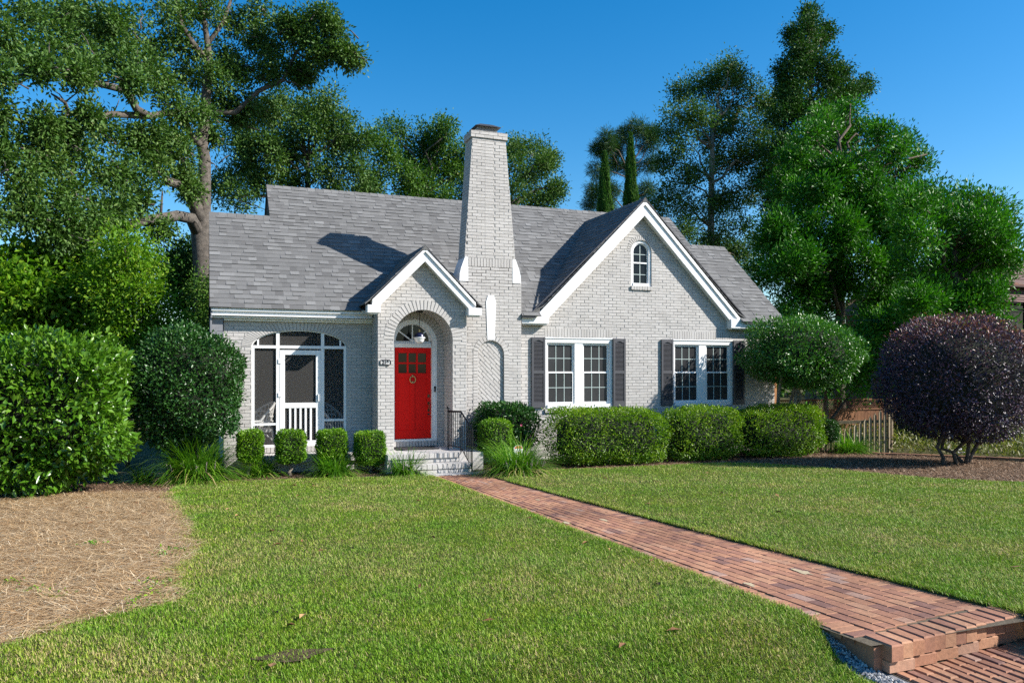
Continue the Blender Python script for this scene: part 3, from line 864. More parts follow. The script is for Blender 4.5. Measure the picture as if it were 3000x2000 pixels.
bricks(ch, (0, CY, 0), (1, 0, 0), (0, -1, 0), 0, 4.45, iv_c, off=.05)
bricks(ch, (0, CY, 0), (1, 0, 0), (0, -1, 0), 4.65, 7.36, iv_c, off=.05)
bricks(ch, (0, CY, 0), (1, 0, 0), (0, -1, 0), 4.65, 7.36, lambda a_, b_: [(5.929, 6.131)], off=.1, bl=10)
soldiers(ch, 5.53, 6.595, 4.45, 4.65, CY, .07)
def iv_ck(z0, z1):
    zc = (z0 + z1) / 2; h = niche(zc)
    return cut(cx_at(zc) if not 4.1 < zc <= 4.62 else (5.44, 6.665), [h] if h else [])
backing(ch, (0, CY, 0), (1, 0, 0), (0, -1, 0), 0, 4.62, iv_ck, .22, .0095, .03)
# tapering core of the stack, and its side courses
a0, b0 = cx_at(4.63); a1, b1 = cx_at(7.36); e = .0095
ch.hexa([(a0 + e, CY + e, 4.0), (b0 - e, CY + e, 4.0), (b0 - e, CB - e, 4.0), (a0 + e, CB - e, 4.0), (a1 + e, CY + e, 7.36), (b1 - e, CY + e, 7.36), (b1 - e, CB - e, 7.36), (a1 + e, CB - e, 7.36)], .12)
z = 4.62 - 9 * CH; k = 0
while z < 7.34:
    zc = max(z, 4.62) + CH / 2; lo, hi = cx_at(max(zc, 4.63))
    cuts = [CY + .004, CY + .21, CY + .425, CB] if k % 2 else [CY + .004, CY + .105, CY + .32, CB]
    for i in range(3):
        d = random.uniform(-.002, .002)
        ch.box(lo + d, lo + .02, cuts[i] + .005, cuts[i + 1] - .004, z + .005, z + CH - .005, random.random())
        ch.box(hi - .02, hi - d, cuts[i] + .005, cuts[i + 1] - .004, z + .005, z + CH - .005, random.random())
    z += CH; k += 1
# niche ring, diagonal brick infill
for s_ in (-1, 1):
    z = .3
    while z < 2.46:
        a_, b_ = sorted((6.072 + s_ * .316, 6.072 + s_ * .428))
        ch.box(a_, b_, CY - .006 + random.uniform(-.002, .002), CY + .03, z + .005, z + CH - .005, random.random()); z += CH
ring(ch, 6.072, 2.47, .316, .316, .112, CY, 15, proud=.006, depth=.04, gap=.012)
def clip_poly(P, a, b):
    out = []; n = len(P)
    def side(p): return (b[0] - a[0]) * (p[1] - a[1]) - (b[1] - a[1]) * (p[0] - a[0])
    for i in range(n):
        p, q = P[i], P[(i + 1) % n]; sp, sq = side(p), side(q)
        if sp >= 0: out.append(p)
        if sp * sq < 0:
            t = sp / (sp - sq); out.append((p[0] + (q[0] - p[0]) * t, p[1] + (q[1] - p[1]) * t))
    return out
NP = [(6.072 - .316, .3), (6.072 + .316, .3)] + [(6.072 + .316 * math.cos(t), 2.47 + .316 * math.sin(t)) for t in np.linspace(0, math.pi, 15)]
ca = math.cos(math.radians(-45)); sa = math.sin(math.radians(-45))
for i in range(-30, 31):
    for j in range(-12, 13):
        u_, w_ = j * BL + (i % 2) * BL / 2 + random.uniform(-.01, .01), i * CH
        P = [(u_ + .005, w_ + .006), (u_ + BL - .005, w_ + .006), (u_ + BL - .005, w_ + CH - .006), (u_ + .005, w_ + CH - .006)]
        P = [(6.072 + x_ * ca - z_ * sa, 1.5 + x_ * sa + z_ * ca) for x_, z_ in P]
        for q in range(len(NP)):
            P = clip_poly(P, NP[q], NP[(q + 1) % len(NP)])
            if len(P) < 3: break
        if len(P) >= 3: ch.xz(P, CY + .045 + random.uniform(-.003, .003), CY + .075, random.random())
ch.box(6.072 - .33, 6.072 + .33, CY + .058, CY + .21, .2, 2.8, .12)
chim = ch.build('chimney', M['brick'], house)
cp = MB()
bricks(cp, (0, CY - .03, 0), (1, 0, 0), (0, -1, 0), 7.365, 7.365 + 2.2 * CH, lambda a_, b_: [(5.585, 6.462)])
bricks(cp, (5.585, CB + .03, 0), (0, -1, 0), (-1, 0, 0), 7.365, 7.365 + 2.2 * CH, lambda a_, b_: [(0.003, CB - CY + .057)])
bricks(cp, (6.462, CY - .03, 0), (0, 1, 0), (1, 0, 0), 7.365, 7.365 + 2.2 * CH, lambda a_, b_: [(0.003, CB - CY + .057)])
cp.box(5.595, 6.452, CY - .02, CB + .03, 7.362, 7.52, .2)
cp.build('chimney_crown', M['brick'], chim)
st = MB()
for s_ in (-1, 1):
    P = [(6.06 + s_ * x_, z_) for x_, z_ in ((.535, 4.655), (.612, 4.655), (.64, 4.58), (.70, 4.42), (.735, 4.28), (.742, 4.11), (.535, 4.11))]
    st = MB(); st.xz(P if s_ > 0 else P[::-1], CY - .006, CB)
    st.build('stone_shoulder', M['white'], chim)
kp = MB(); kp.xz([(6.068 - .085, 2.80), (6.068 + .085, 2.80), (6.068 + .12, 3.66), (6.068 + .098, 3.73), (6.068 + .075, 3.81), (6.068 - .075, 3.81), (6.068 - .098, 3.73), (6.068 - .12, 3.66)], CY - .012, CY + .04)
kp.build('keystone', M['white'], chim)
sp = MB()                                   # spark guard: mesh box with a hipped lid
zq, x0, x1, ya, yb = 7.522, 5.78, 6.24, CY + .06, CB - .06
for i in range(24):
    xx = x0 + (x1 - x0) * i / 23
    for s_ in (-.03, .03):
        sp.tube([(xx, ya, zq), (min(x1, max(x0, xx + s_)), ya, zq + .13)], .003, 4)
        if i % 3 == 0: sp.tube([(xx, yb, zq), (min(x1, max(x0, xx + s_)), yb, zq + .13)], .003, 4)
for i in range(14):
    yy = ya + (yb - ya) * i / 13
    for xx in (x0, x1):
        for s_ in (-.03, .03): sp.tube([(xx, yy, zq), (xx, min(yb, max(ya, yy + s_)), zq + .13)], .003, 4)
guard = sp.build('spark_guard', M['mesh'], chim)
ld = MB()
c_ = [(5.70, CY - .01), (6.32, CY - .01), (6.32, CB + .01), (5.70, CB + .01)]; d_ = [(5.86, CY + .12), (6.16, CY + .12), (6.16, CB - .12), (5.86, CB - .12)]
ld.hexa([(x_, y_, zq + .125) for x_, y_ in c_] + [(x_, y_, zq + .205) for x_, y_ in d_])
ld.box(5.84, 6.18, CY + .14, CB - .14, 7.51, 7.56)
ld.build('guard_lid', M['lid'], guard)

# --- front steps (painted brick) and landing
stp = empty('front_steps', (4.6, 15.9, 0), 'pale painted brick front steps and landing below the red door', 'steps')
s = MB()
LX0, LX1 = 3.42, 5.10
s.box(LX0, LX1, 15.74, WY - .02, .02, .405, .5)
s.build('landing', M['concrete'], stp)
s = MB()
s.box(LX0 + .3, LX1 + .01, 15.44, 15.73, .02, .118, .15); s.box(LX0 + .3, LX1 + .01, 15.50, 15.73, .118, .213, .15)
soldiers(s, LX0 + .3, LX1 + .02, .115, .22, 15.43, .105, .03, .33)
bricks(s, (0, 15.412, 0), (1, 0, 0), (0, -1, 0), .03, .115, lambda a_, b_: [(LX0 + .3, LX1 + .02)])
soldiers(s, LX0, 4.92, .305, .41, 15.73, .105, .03, .05)
bricks(s, (0, 15.73, 0), (1, 0, 0), (0, -1, 0), .22, .30, lambda a_, b_: [(LX0, 4.92)])
s.box(4.925, LX1 + .002, 15.72, 15.738, .215, .41, .6)
s.box(LX1 + .025, LX1 + .36, 15.75, 16.9, .02, .39, .6)
s.build('stair', M['brick'], stp)
bx('pad', M['concrete'], stp, (LX0 + .2, 5.50, 15.10, 15.40, -.05, .035))

# --- things at the entry
rail = empty('stair_railing', (5.1, 16.7, .2), 'black iron handrail with thin balusters beside the front steps', 'railing')
X_R0, X_R1 = 5.14, 5.30
pA = at_y(1312, 1303, 17.05); pB = at_y(1354, 1324, 16.72); pC = at_y(1386, 1382, 16.28)
P0 = Vector((4.883, 16.39, .405)); P1 = Vector((4.98, 15.78, .405)); P2 = Vector((5.07, 15.33, .035))
T0, T1, T2 = P0 + Vector((0, 0, .82)), P1 + Vector((0, 0, .84)), P2 + Vector((0, 0, .88))
def sq(mb_, a_, b_, w): mb_.tube([a_, b_], w * .72, 4)
for a_, b_ in ((P0, T0 + Vector((0, 0, .03))), (P1, T1), (P2, T2)):
    r = MB(); sq(r, a_, b_, .022); o = r.build('post', M['black'], rail)
    if a_ is P0:
        r = MB(); r.lathe(b_, [(0, 0), (.016, .002), (.012, .015), (.028, .03), (.034, .05), (.024, .075), (0, .083)], 12); r.build('finial', M['black'], o, True)
r = MB(); r.tube([T0, T1, T2], .022, 4); r.build('top_rail', M['black'], rail)
r = MB(); d_ = Vector((0, 0, .09)); r.tube([P0 + d_, P1 + d_, P2 + d_], .012, 4); r.build('bottom_rail', M['black'], rail)
for n_, a_, b_, ta, tb in ((6, P0, P1, T0, T1), (5, P1, P2, T1, T2)):
    for i in range(1, n_ + 1):
        t = i / (n_ + 1); r = MB(); r.tube([a_.lerp(b_, t) + d_, ta.lerp(tb, t)], .0085, 4); r.build('baluster', M['black'], rail)

lamp = empty('pendant_lamp', (4.40, 16.85, 3.4), 'navy and opal glass globe pendant lamp hanging on a rod under the entry arch', 'lamp')
lx, ly = at_y(1229, 960, 16.86).x, 16.86
r = MB(); r.lathe((lx, ly, 3.37), [(0, .03), (.075, .03), (.075, .008), (.05, 0), (0, 0)], 18); r.build('ceiling_plate', M['black'], lamp, True)
r = MB(); r.tube([(lx, ly, 3.375), (lx, ly, 2.99)], .007, 8); r.build('rod', M['black'], lamp)
r = MB(); r.lathe((lx, ly, 2.94), [(0, .075), (.012, .07), (.02, .055), (.012, .05), (.025, .02), (.025, -.01), (0, -.01)], 12); r.build('cap', M['brass'], lamp, True)
r = MB(); r.lathe((lx, ly, 2.82), [(0, .125), (.03, .122), (.075, .10), (.105, .06), (.117, .02), (.118, 0), (.10, 0)], 20); r.build('shade', M['navy'], lamp, True)
r = MB(); r.lathe((lx, ly, 2.815), [(.127, .012), (.132, 0), (.127, -.014), (.105, -.014)], 20); r.build('collar', M['white'], lamp, True)
r = MB(); r.lathe((lx, ly, 2.80), [(.112, 0), (.105, -.04), (.08, -.08), (.045, -.105), (0, -.112)], 20); r.build('globe', M['opal'], lamp, True)

plq = empty('house_number_plaque', (3.5, EY, 2.1), 'small oval-cornered house number plaque with dark digits on the brick pier', 'number plaque')
pc = at_y(1129, 1061.5, EY - .01)
r = MB(); W2, H2 = .108, .05
pts = [(pc.x + x_ * W2, pc.z + z_ * H2) for x_, z_ in ((-.8, -1), (.8, -1), (1, -.6), (1, .6), (.85, 1), (-.85, 1), (-1, .6), (-1, -.6))]
r.xz(pts, EY - .013, EY - .004); r.build('plate', M['plaque'], plq)
r = MB(); P = [(x_, EY - .015, z_) for x_, z_ in pts]; r.tube(P + [P[0]], .0085, 6)
r.tube([(pc.x + .05, EY - .015, pc.z - .05), (pc.x + .065, EY - .017, pc.z - .07), (pc.x + .05, EY - .015, pc.z - .082)], .007, 6)
r.build('border', M['black'], plq)
tc = bpy.data.curves.new('digits', 'FONT'); tc.body = '219'; tc.size = .096; tc.align_x = 'CENTER'; tc.align_y = 'CENTER'; tc.extrude = .003; tc.offset = .0035
to = bpy.data.objects.new('digits_src', tc); COL.objects.link(to)
bpy.context.view_layer.update()
me = bpy.data.meshes.new_from_object(to.evaluated_get(bpy.context.evaluated_depsgraph_get()))
bpy.data.objects.remove(to)
dg = bpy.data.objects.new('digits', me); COL.objects.link(dg); me.materials.clear(); me.materials.append(M['black'])
dg.parent = plq; dg.rotation_euler = (math.pi / 2, 0, 0); dg.location = Vector((pc.x, EY - .0165, pc.z)) - plq.location

o = bevel(bx('doormat', M['mat'], None, (3.80, 4.72, 16.50, 17.05, .409, .424)), .006)
tag(o, 'black rubber doormat lying on the landing at the red door', 'doormat')

def wicker_chair(loc, rz, label):
    root = empty('wicker_chair', loc, label, 'chair', 'wicker chairs on the screened porch')
    root.rotation_euler.z = rz
    def put(mb_, name):
        o_ = mb_.build(name, M['wicker']); o_.parent = root; return o_
    s_ = MB(); s_.xz([(-.28, .38), (.28, .38), (.30, .44), (-.30, .44)], -.28, .28); put(s_, 'seat')
    b_ = MB(); N_ = 15
    for i in range(N_):
        t = math.pi * i / (N_ - 1); h = .62 + .38 * math.sin(t) ** .8
        a_ = (-.34 * math.cos(t), -.05 + .34 * math.sin(t), .42); e_ = (-.39 * math.cos(t), -.02 + .42 * math.sin(t), h)
        b_.tube([a_, e_], .014, 5)
    b_.tube([(-.39 * math.cos(t), -.02 + .42 * math.sin(t), .62 + .38 * math.sin(t) ** .8) for t in np.linspace(0, math.pi, 17)], .024, 6)
    for h in (.52, .60, .70, .80):
        b_.tube([(-.37 * math.cos(t), -.03 + .39 * math.sin(t), h) for t in np.linspace(.5 if h > .62 else 0, math.pi - (.5 if h > .62 else 0), 13)], .018, 5)
    put(b_, 'backrest')
    for sx in (-1, 1):
        a_ = MB(); a_.tube([(sx * .39, 0, .62), (sx * .39, -.15, .62), (sx * .36, -.31, .60), (sx * .34, -.32, .40)], .024, 6)
        for k in range(5): a_.tube([(sx * .35, -.26 + k * .06, .42), (sx * .385, -.26 + k * .06, .62)], .011, 5)
        put(a_, 'armrest')
        for sy in (-1, 1):
            l_ = MB(); l_.tube([(sx * .29, sy * .27, .42), (sx * .32, sy * .30, 0)], [.026, .02], 6); put(l_, 'leg')
    k_ = MB()
    for sy in (-.28,): k_.tube([(-.3 + .6 * t, sy, .36 - .17 * abs(2 * t - 1) ** 2) for t in np.linspace(0, 1, 9)], .016, 5); k_.tube([(.3, -.28 + .56 * t, .36 - .17 * abs(2 * t - 1) ** 2) for t in np.linspace(0, 1, 9)], .016, 5)
    put(k_, 'apron')
wicker_chair((1.0, 17.72, .42), math.radians(-75), 'white wicker armchair behind the left screen panel')
wicker_chair((2.70, 17.75, .42), math.radians(60), 'white wicker armchair behind the right screen panel')

# ------------------------------------------------------------------ ground
def sheet(name, outline, m, lift=0.0, kind='structure', dropped=False, skirt=0):
    """ground sheet following the fall of the yard, triangulated by a fine grid of strips in y"""
    import bmesh
    bm = bmesh.new()
    vs_ = [bm.verts.new((x_, y_, 0)) for x_, y_ in outline]
    bm.faces.new(vs_)
    ys = [p[1] for p in outline]
    bmesh.ops.triangulate(bm, faces=bm.faces[:])
    for yc in [15.3] + ([4.35, 4.2, 4.05, 3.9, 3.75, 3.6] if dropped else []):
        bmesh.ops.bisect_plane(bm, geom=bm.verts[:] + bm.edges[:] + bm.faces[:], plane_co=(0, yc, 0), plane_no=(0, 1, 0))
    if skirt:
        ed = [e_ for e_ in bm.edges if e_.is_boundary]
        ex = bmesh.ops.extrude_edge_only(bm, edges=ed)
        low = set(q for q in ex['geom'] if isinstance(q, bmesh.types.BMVert))
    else: low = set()
    for v_ in bm.verts: v_.co.z = gz(v_.co.y) + lift - (float(drop(v_.co.y)) if dropped else 0) - (skirt if v_ in low else 0)
    me_ = bpy.data.meshes.new(name); bm.to_mesh(me_); bm.free()
    for p_ in me_.polygons:
        if p_.normal.z < 0: p_.flip()
    return tag(link(name, me_, m), kind=kind)
def smooth_line(P, n=6):
    """Catmull-Rom through 2d points"""
    P = [P[0]] + list(P) + [P[-1]]; out = []
    for i in range(1, len(P) - 2):
        for k in range(n):
            t = k / n; a_, b_, c__, d__ = (np.array(P[j]) for j in (i - 1, i, i + 1, i + 2))
            out.append(tuple(.5 * (2 * b_ + (c__ - a_) * t + (2 * a_ - 5 * b_ + 4 * c__ - d__) * t ** 2 + (3 * b_ - 3 * c__ + d__ - a_) * t ** 3)))
    out.append(tuple(P[-2])); return out
def gp(*pts): return [ground(u_ * K, v_ * K) for u_, v_ in pts]
PLX, PRX = 3.86, 5.19
PY0, PY1 = 3.70, 15.12
def path_l(y): return 3.80 + .33 * min(1, max(0, (y - 4) / 11.4)) ** 1.2
def path_r(y): return 5.20 - .06 * math.sin((y - 4) / 4.2)
STEP_Y = 3.70
# one big base sheet, with the street end dropped below the path steps
g = MB(); R_ = 900
def gquad(x0, x1, y0, y1, z0, z1):
    g.add([(x0, y0, z0), (x1, y0, z0), (x1, y1, z1), (x0, y1, z1)], [(0, 1, 2, 3)])
zs = gz(STEP_Y)
for xa, xb in ((-R_, -6), (-6, 5.34), (5.34, R_)):
    gquad(xa, xb, 15.3, R_, 0, 0); gquad(xa, xb, 4.35, 15.3, gz(4.35), 0); gquad(xa, xb, STEP_Y, 4.35, zs - (.2 if xa == -6 else 0), gz(4.35) - (.2 if xa == -6 else 0))
    if xa == -6: gquad(xa, xb, -R_, STEP_Y, zs - .62, zs - .62)
    else:
        gquad(xa, xb, 1.0, STEP_Y, gz(1.0), zs); gquad(xa, xb, -R_, 1.0, gz(1.0), gz(1.0))
gr = tag(g.build('ground', M['field']), kind='structure'); gr.location.z = -.02
BED_L = gp((395, 1135), (430, 1115), (560, 1110), (740, 1103), (880, 1100), (975, 1094))
BED_R = gp((1170, 1102), (1260, 1085), (1420, 1078), (1640, 1068), (1800, 1072), (2140, 1103), (2352, 1114))
STRAW = gp((395, 1135), (430, 1200), (455, 1255), (430, 1290), (415, 1340), (400, 1385), (330, 1410), (220, 1435), (120, 1465), (0, 1500))
straw_line = [(x_ + .05 * math.sin(y_ * 3.1) + .035 * math.sin(y_ * 7.7 + 1), y_) for x_, y_ in smooth_line(STRAW, 6)]
bed_l = smooth_line(BED_L, 4); bed_r = smooth_line(BED_R, 4)
ysamp = [3.0, 3.4, 3.7, 3.85, 4.0, 4.15, 4.4] + list(np.linspace(4.8, 14.9, 18))
far_l = straw_line[-1]
lawn_l = [(path_l(y_) - .13 * float(np.clip((4.15 - y_) / .3, 0, 1)) + .012 * math.sin(y_ * 4.7) + .010 * math.sin(y_ * 10.3), y_) for y_ in list(np.linspace(3.0, 14.9, 110))] + bed_l[::-1][1:] + straw_line + [(-3.0, far_l[1] - .35), (-5, far_l[1] - .9), (-5, 3.0)]
lawn_r = [(path_r(y_) + .012 * math.sin(y_ * 5.3) + .010 * math.sin(y_ * 11.7), y_) for y_ in np.linspace(14.9, 3.0, 110)] + [(17.0, 3.0), (17.0, bed_r[-1][1] - 2.6), (14.5, bed_r[-1][1] - 1.2)] + bed_r[::-1]
straw_bed = straw_line + [(-3.0, far_l[1] - .35), (-9, far_l[1] - 1.8), (-9, 15.1), (-3, 15.1), (-1.2, 14.9)]
sheet('mulch_bed', [(-9, 15.0), (-1.2, 14.8)] + [straw_line[0]] + bed_l[1:-1] + [(4.05, 15.15), (4.05, 17.0), (-9, 17.2)], M['soil'], .004)
o = sheet('mulch_bed', bed_r + [(14.5, bed_r[-1][1] - 1.2), (17.0, bed_r[-1][1] - 2.6), (18.6, 8.5), (16.37, 11.86), (15.8, 14.68), (15.6, 17.0), (5.3, 17.0), (5.3, 15.0)], M['soil'], .004)
sheet('straw_bed', straw_bed, M['strawsoil'], .008)
sheet('lawn', lawn_l, M['turf'], .030, dropped=True, skirt=.06)
sheet('lawn', lawn_r, M['turf'], .030, skirt=.06)

# --- brick path, laid brick by brick
pv = MB()
n = 40
for i in range(n):
    ya, yb = STEP_Y + (15.15 - STEP_Y) * i / n, STEP_Y + (15.15 - STEP_Y) * (i + 1) / n
    pv.add([(path_l(ya) - .02, ya, gz(ya) + .006), (path_r(ya) + .02, ya, gz(ya) + .006), (path_r(yb) + .02, yb, gz(yb) + .006), (path_l(yb) - .02, yb, gz(yb) + .006)], [(0, 1, 2, 3)], .5, 1)
def paver(x0, x1, y0, y1, zb, zt, ch_=.006, tilt=.003, r=None):
    r = random.random() if r is None else r
    j = [random.uniform(-tilt, tilt) for _ in range(4)]
    B = [(x0, y0, zb), (x1, y0, zb), (x1, y1, zb), (x0, y1, zb)]
    tz = [zt[0], zt[0], zt[1], zt[1]] if isinstance(zt, tuple) else [zt] * 4
    Mi = [(B[i][0], B[i][1], tz[i] + j[i] - ch_) for i in range(4)]
    dx = [ch_, -ch_, -ch_, ch_]; dy = [ch_, ch_, -ch_, -ch_]
    Tp = [(B[i][0] + dx[i], B[i][1] + dy[i], tz[i] + j[i]) for i in range(4)]
    f = []
    for b0 in (0, 4):
        for i in range(4): f.append((b0 + i, b0 + (i + 1) % 4, b0 + 4 + (i + 1) % 4, b0 + 4 + i))
    f.append((8, 9, 10, 11))
    pv.add(B + Mi + Tp, f, r)
pl, pw = .212, .101
NC = 9
for c in range(NC):
    y = STEP_Y + .175 + .12 * 1.3 * (c + .5) / NC + .025
    first = True
    while y < 15.1:
        L = pl / 2 if (first and c % 2) else pl
        first = False
        y2 = min(y + L, 15.12); ym = (y + y2) / 2
        xa, xb = path_l(ym) + .21, path_r(ym) - .21
        w = (xb - xa) / NC; wob = .004 * math.sin(y * 1.7 + c)
        zt = (gz(y) + .016 + random.uniform(-.0015, .0015), gz(y2) + .016 + random.uniform(-.0015, .0015))
        if y2 - y > .03: paver(xa + c * w + .0035 + wob, xa + (c + 1) * w - .0035 + wob, y + .002, y2 - .002, gz(y2) - .03, zt, .004, .001)
        y = y2
for s_ in (-1, 1):
  y = STEP_Y + (.165 if s_ < 0 else .315)
  while y < (15.0 if s_ < 0 else 14.9):
    if True:
        x0 = path_l(y) if s_ < 0 else path_r(y) - .205
        sk = random.uniform(-.012, .012)
        paver(x0 + .002 + sk, x0 + .202 + sk, y + .003, y + pw - .003, gz(y) - .03, (gz(y) + .012 + random.uniform(-.002, .002), gz(y + pw) + .012), .004, .0015)
    y += pw
pv.hexa([(3.82, 3.72, zs - .3), (3.95, 3.72, zs - .3), (3.95, 5.2, zs - .3), (3.83, 5.2, zs - .3), (3.82, 3.72, zs - .012), (3.95, 3.72, zs - .012), (3.95, 5.2, gz(5.2) - .012), (3.83, 5.2, gz(5.2) - .012)], .3, 0)
# front edge: a header course over a stretcher course, then the lower tread and a second riser
def riser(yf, ztop, x0, x1, skew):
    x = x0; i = 0
    while x < x1 - .03:
        x2 = min(x1, x + .105); ys_ = yf + skew * (x - x0)
        paver(x + .006, x2 - .006, ys_ - .015 + random.uniform(-.006, .006), ys_ + .205, ztop - .098, ztop + random.uniform(-.002, .003), .009, .002)
        x = x2
    x = x0 + .01
    while x < x1 - .03:
        x2 = min(x1, x + .215); ys_ = yf + skew * (x - x0)
        paver(x + .005, x2 - .005, ys_ + .004, ys_ + .12, ztop - .175, ztop - .106, .006, .001)
        x = x2
    pv.hexa([(x0 + .02, yf + .03, ztop - .30), (x1, yf + .03 + skew * (x1 - x0), ztop - .30), (x1, yf + .2 + skew * (x1 - x0), ztop - .30), (x0 + .02, yf + .2, ztop - .30),
             (x0 + .02, yf + .03, ztop - .02), (x1, yf + .03 + skew * (x1 - x0), ztop - .02), (x1, yf + .2 + skew * (x1 - x0), ztop - .02), (x0 + .02, yf + .2, ztop - .02)], .5, 1)
riser(3.655, zs + .014, 3.87, 5.30, .12)
z2 = zs + .014 - .178
for row in range(2):
    x = 3.93
    while x < 5.36:
        ys_ = 3.655 + .12 * (x - 3.9)
        off = 0 if int(round((x - 3.93) / .08)) % 2 else .10
        ya = ys_ - .42 + row * .212 - off
        yb2 = min(ya + .205, ys_ + .02)
        if yb2 - ya > .04: paver(x + .005, x + .072, ya, yb2, z2 - .09, z2 + random.uniform(-.003, .003), .008, .002)
        x += .08
x = 3.93
while x < 5.36:
    ys_ = 3.655 + .12 * (x - 3.9)
    if int(round((x - 3.93) / .08)) % 2 == 0:
        paver(x + .005, x + .072, ys_ - .100, ys_ + .02, z2 - .09, z2, .008, .002)
    x += .08
pv.hexa([(3.92, 3.27, z2 - .3), (5.36, 3.38, z2 - .3), (5.36, 3.82, z2 - .3), (3.92, 3.70, z2 - .3), (3.92, 3.27, z2 - .012), (5.36, 3.38, z2 - .012), (5.36, 3.82, z2 - .012), (3.92, 3.70, z2 - .012)], .5, 1)
rq = random.Random(8)
for (u, v, w_) in ((1387, 1197, .075), (1300, 1203, .06), (1842, 1318, .085), (1722, 1347, .06), (1455, 1170, .05), (1235, 1150, .05)):
    x_, y_ = ground(u * K, v * K); zt_ = gz(y_) + .0205
    pts = [(x_ + w_ * .7 * rq.uniform(.45, 1.2) * math.cos(a_), y_ + 1.5 * w_ * rq.uniform(.45, 1.2) * math.sin(a_), zt_) for a_ in np.linspace(0, 6.283, 14)[:-1]]
    pv.add(pts, [tuple(range(13))], .5, 2)
tag(pv.build('path', [M['paver'], M['sand'], M['sandpatch']]), kind='structure')
# gravel beside the step
gv = MB(); rr = random.Random(4)
for i in range(12):
    ya, yb = 3.0 + 1.15 * i / 12, 3.0 + 1.15 * (i + 1) / 12
    gv.add([(3.6, ya, gz(ya) - float(drop(ya)) + .006), (3.93, ya, gz(ya) - float(drop(ya)) + .006), (3.93, yb, gz(yb) - float(drop(yb)) + .006), (3.6, yb, gz(yb) - float(drop(yb)) + .006)], [(0, 1, 2, 3)], .0)
for i in range(900):
    t = rr.random(); y_ = 4.12 - t * 1.1 + rr.uniform(-.03, .03); x_ = 3.80 - .05 * t + rr.uniform(-.05, .07) + .10 * max(0, t - .45)
    s_ = rr.uniform(.007, .02); z_ = gz(y_) - float(drop(y_)) + .008 + rr.uniform(0, .015)
    pts = [(x_ + s_ * rr.uniform(.6, 1.1) * a_, y_ + s_ * rr.uniform(.6, 1.1) * b_, z_ + s_ * rr.uniform(.5, .9) * c__) for a_, b_, c__ in ((1, 0, 0), (-1, 0, 0), (0, 1, 0), (0, -1, 0), (0, 0, 1), (0, 0, -1))]
    gv.add(pts, [(0, 2, 4), (2, 1, 4), (1, 3, 4), (3, 0, 4), (2, 0, 5), (1, 2, 5), (3, 1, 5), (0, 3, 5)], rr.random())
tag(gv.build('gravel', M['gravel']), 'pale gravel strip along the left side of the brick step', 'gravel', kind='stuff')

# ------------------------------------------------------------------ grass, straw, mulch chips
def inside(poly, X, Y):
    c_ = np.zeros(len(X), bool); n_ = len(poly)
    for i in range(n_):
        (x1, y1), (x2, y2) = poly[i], poly[i - 1]
        if y1 == y2: continue
        m_ = ((y1 > Y) != (y2 > Y)) & (X < (x2 - x1) * (Y - y1) / (y2 - y1) + x1)
        c_ ^= m_
    return c_
def scatter(poly, n, xr, yr, power=1.6):
    """points denser towards the front of the yard"""
    ya, yb = yr
    q = RNG.random(n)
    e = 1 - power
    Y = (ya ** e + (yb ** e - ya ** e) * q) ** (1 / e)
    X = xr[0] + (xr[1] - xr[0]) * RNG.random(n)
    a_ = X * CT - Y * ST; d_ = X * ST + Y * CT           # only where it could be seen, with a margin
    m_ = inside(poly, X, Y) & (np.abs(a_) < .80 * d_ + 1.0) & (d_ > 2)
    return X[m_], Y[m_]
def gzn(Y): return .035 * np.maximum(0, 15.3 - Y)
def vnoise(X, Y, s, seed=0):
    r_ = np.random.default_rng(seed); o_ = np.zeros_like(X)
    for k in range(7):
        a_ = r_.uniform(0, 6.28); f_ = s * r_.uniform(.6, 1.9); o_ += np.sin((X * math.cos(a_) + Y * math.sin(a_)) * f_ + r_.uniform(0, 6.28))
    return o_ / 7
def grass(name, poly, n, xr, yr, label, fringe=None, dropped=False):
    X, Y = scatter(poly, n, xr, yr)
    if fringe is not None:
        X = np.concatenate([X, fringe[0]]); Y = np.concatenate([Y, fringe[1]])
    n_ = len(X); d_ = np.hypot(X, Y)
    az = RNG.random(n_) * 6.283; tilt = RNG.uniform(.2, 1.3, n_)
    L = RNG.uniform(.016, .042, n_) * (1 + .25 * vnoise(X, Y, 3, 5)); W = RNG.uniform(.0022, .0045, n_) * np.maximum(1, d_ / 8.5)
    ax = np.stack([np.cos(az) * np.sin(tilt), np.sin(az) * np.sin(tilt), np.cos(tilt)], 1)
    sd_ = np.stack([-np.sin(az), np.cos(az), np.zeros(n_)], 1)
    B = np.stack([X, Y, gzn(Y) - (drop(Y) if dropped else 0) + .028 + RNG.uniform(0, .012, n_)], 1)
    m1 = B + ax * (L * .55)[:, None]
    tip = B + ax * L[:, None]; tip[:, 2] -= L * .18 * RNG.random(n_)
    V = np.stack([B - sd_ * (W * .5)[:, None], B + sd_ * (W * .5)[:, None], m1 + sd_ * (W * .45)[:, None], tip, m1 - sd_ * (W * .45)[:, None]], 1).reshape(-1, 3)
    i0 = np.arange(n_) * 5
    Fq = np.stack([i0, i0 + 1, i0 + 2, i0 + 3, i0 + 4], 1)
    dry = np.clip(.46 + .55 * vnoise(X, Y, 1.3, 2) + .5 * vnoise(X, Y, 5, 3) + .5 * vnoise(X, Y, 17, 8), 0, 1)
    r_ = np.where(RNG.random(n_) < .06 + .55 * dry, RNG.uniform(.6, .98, n_), RNG.uniform(0, .6, n_))
    return tag(np_mesh(name, V, Fq, M['blades'], None, {'rnd': np.repeat(r_, 5)}), label, 'grass', kind='stuff')
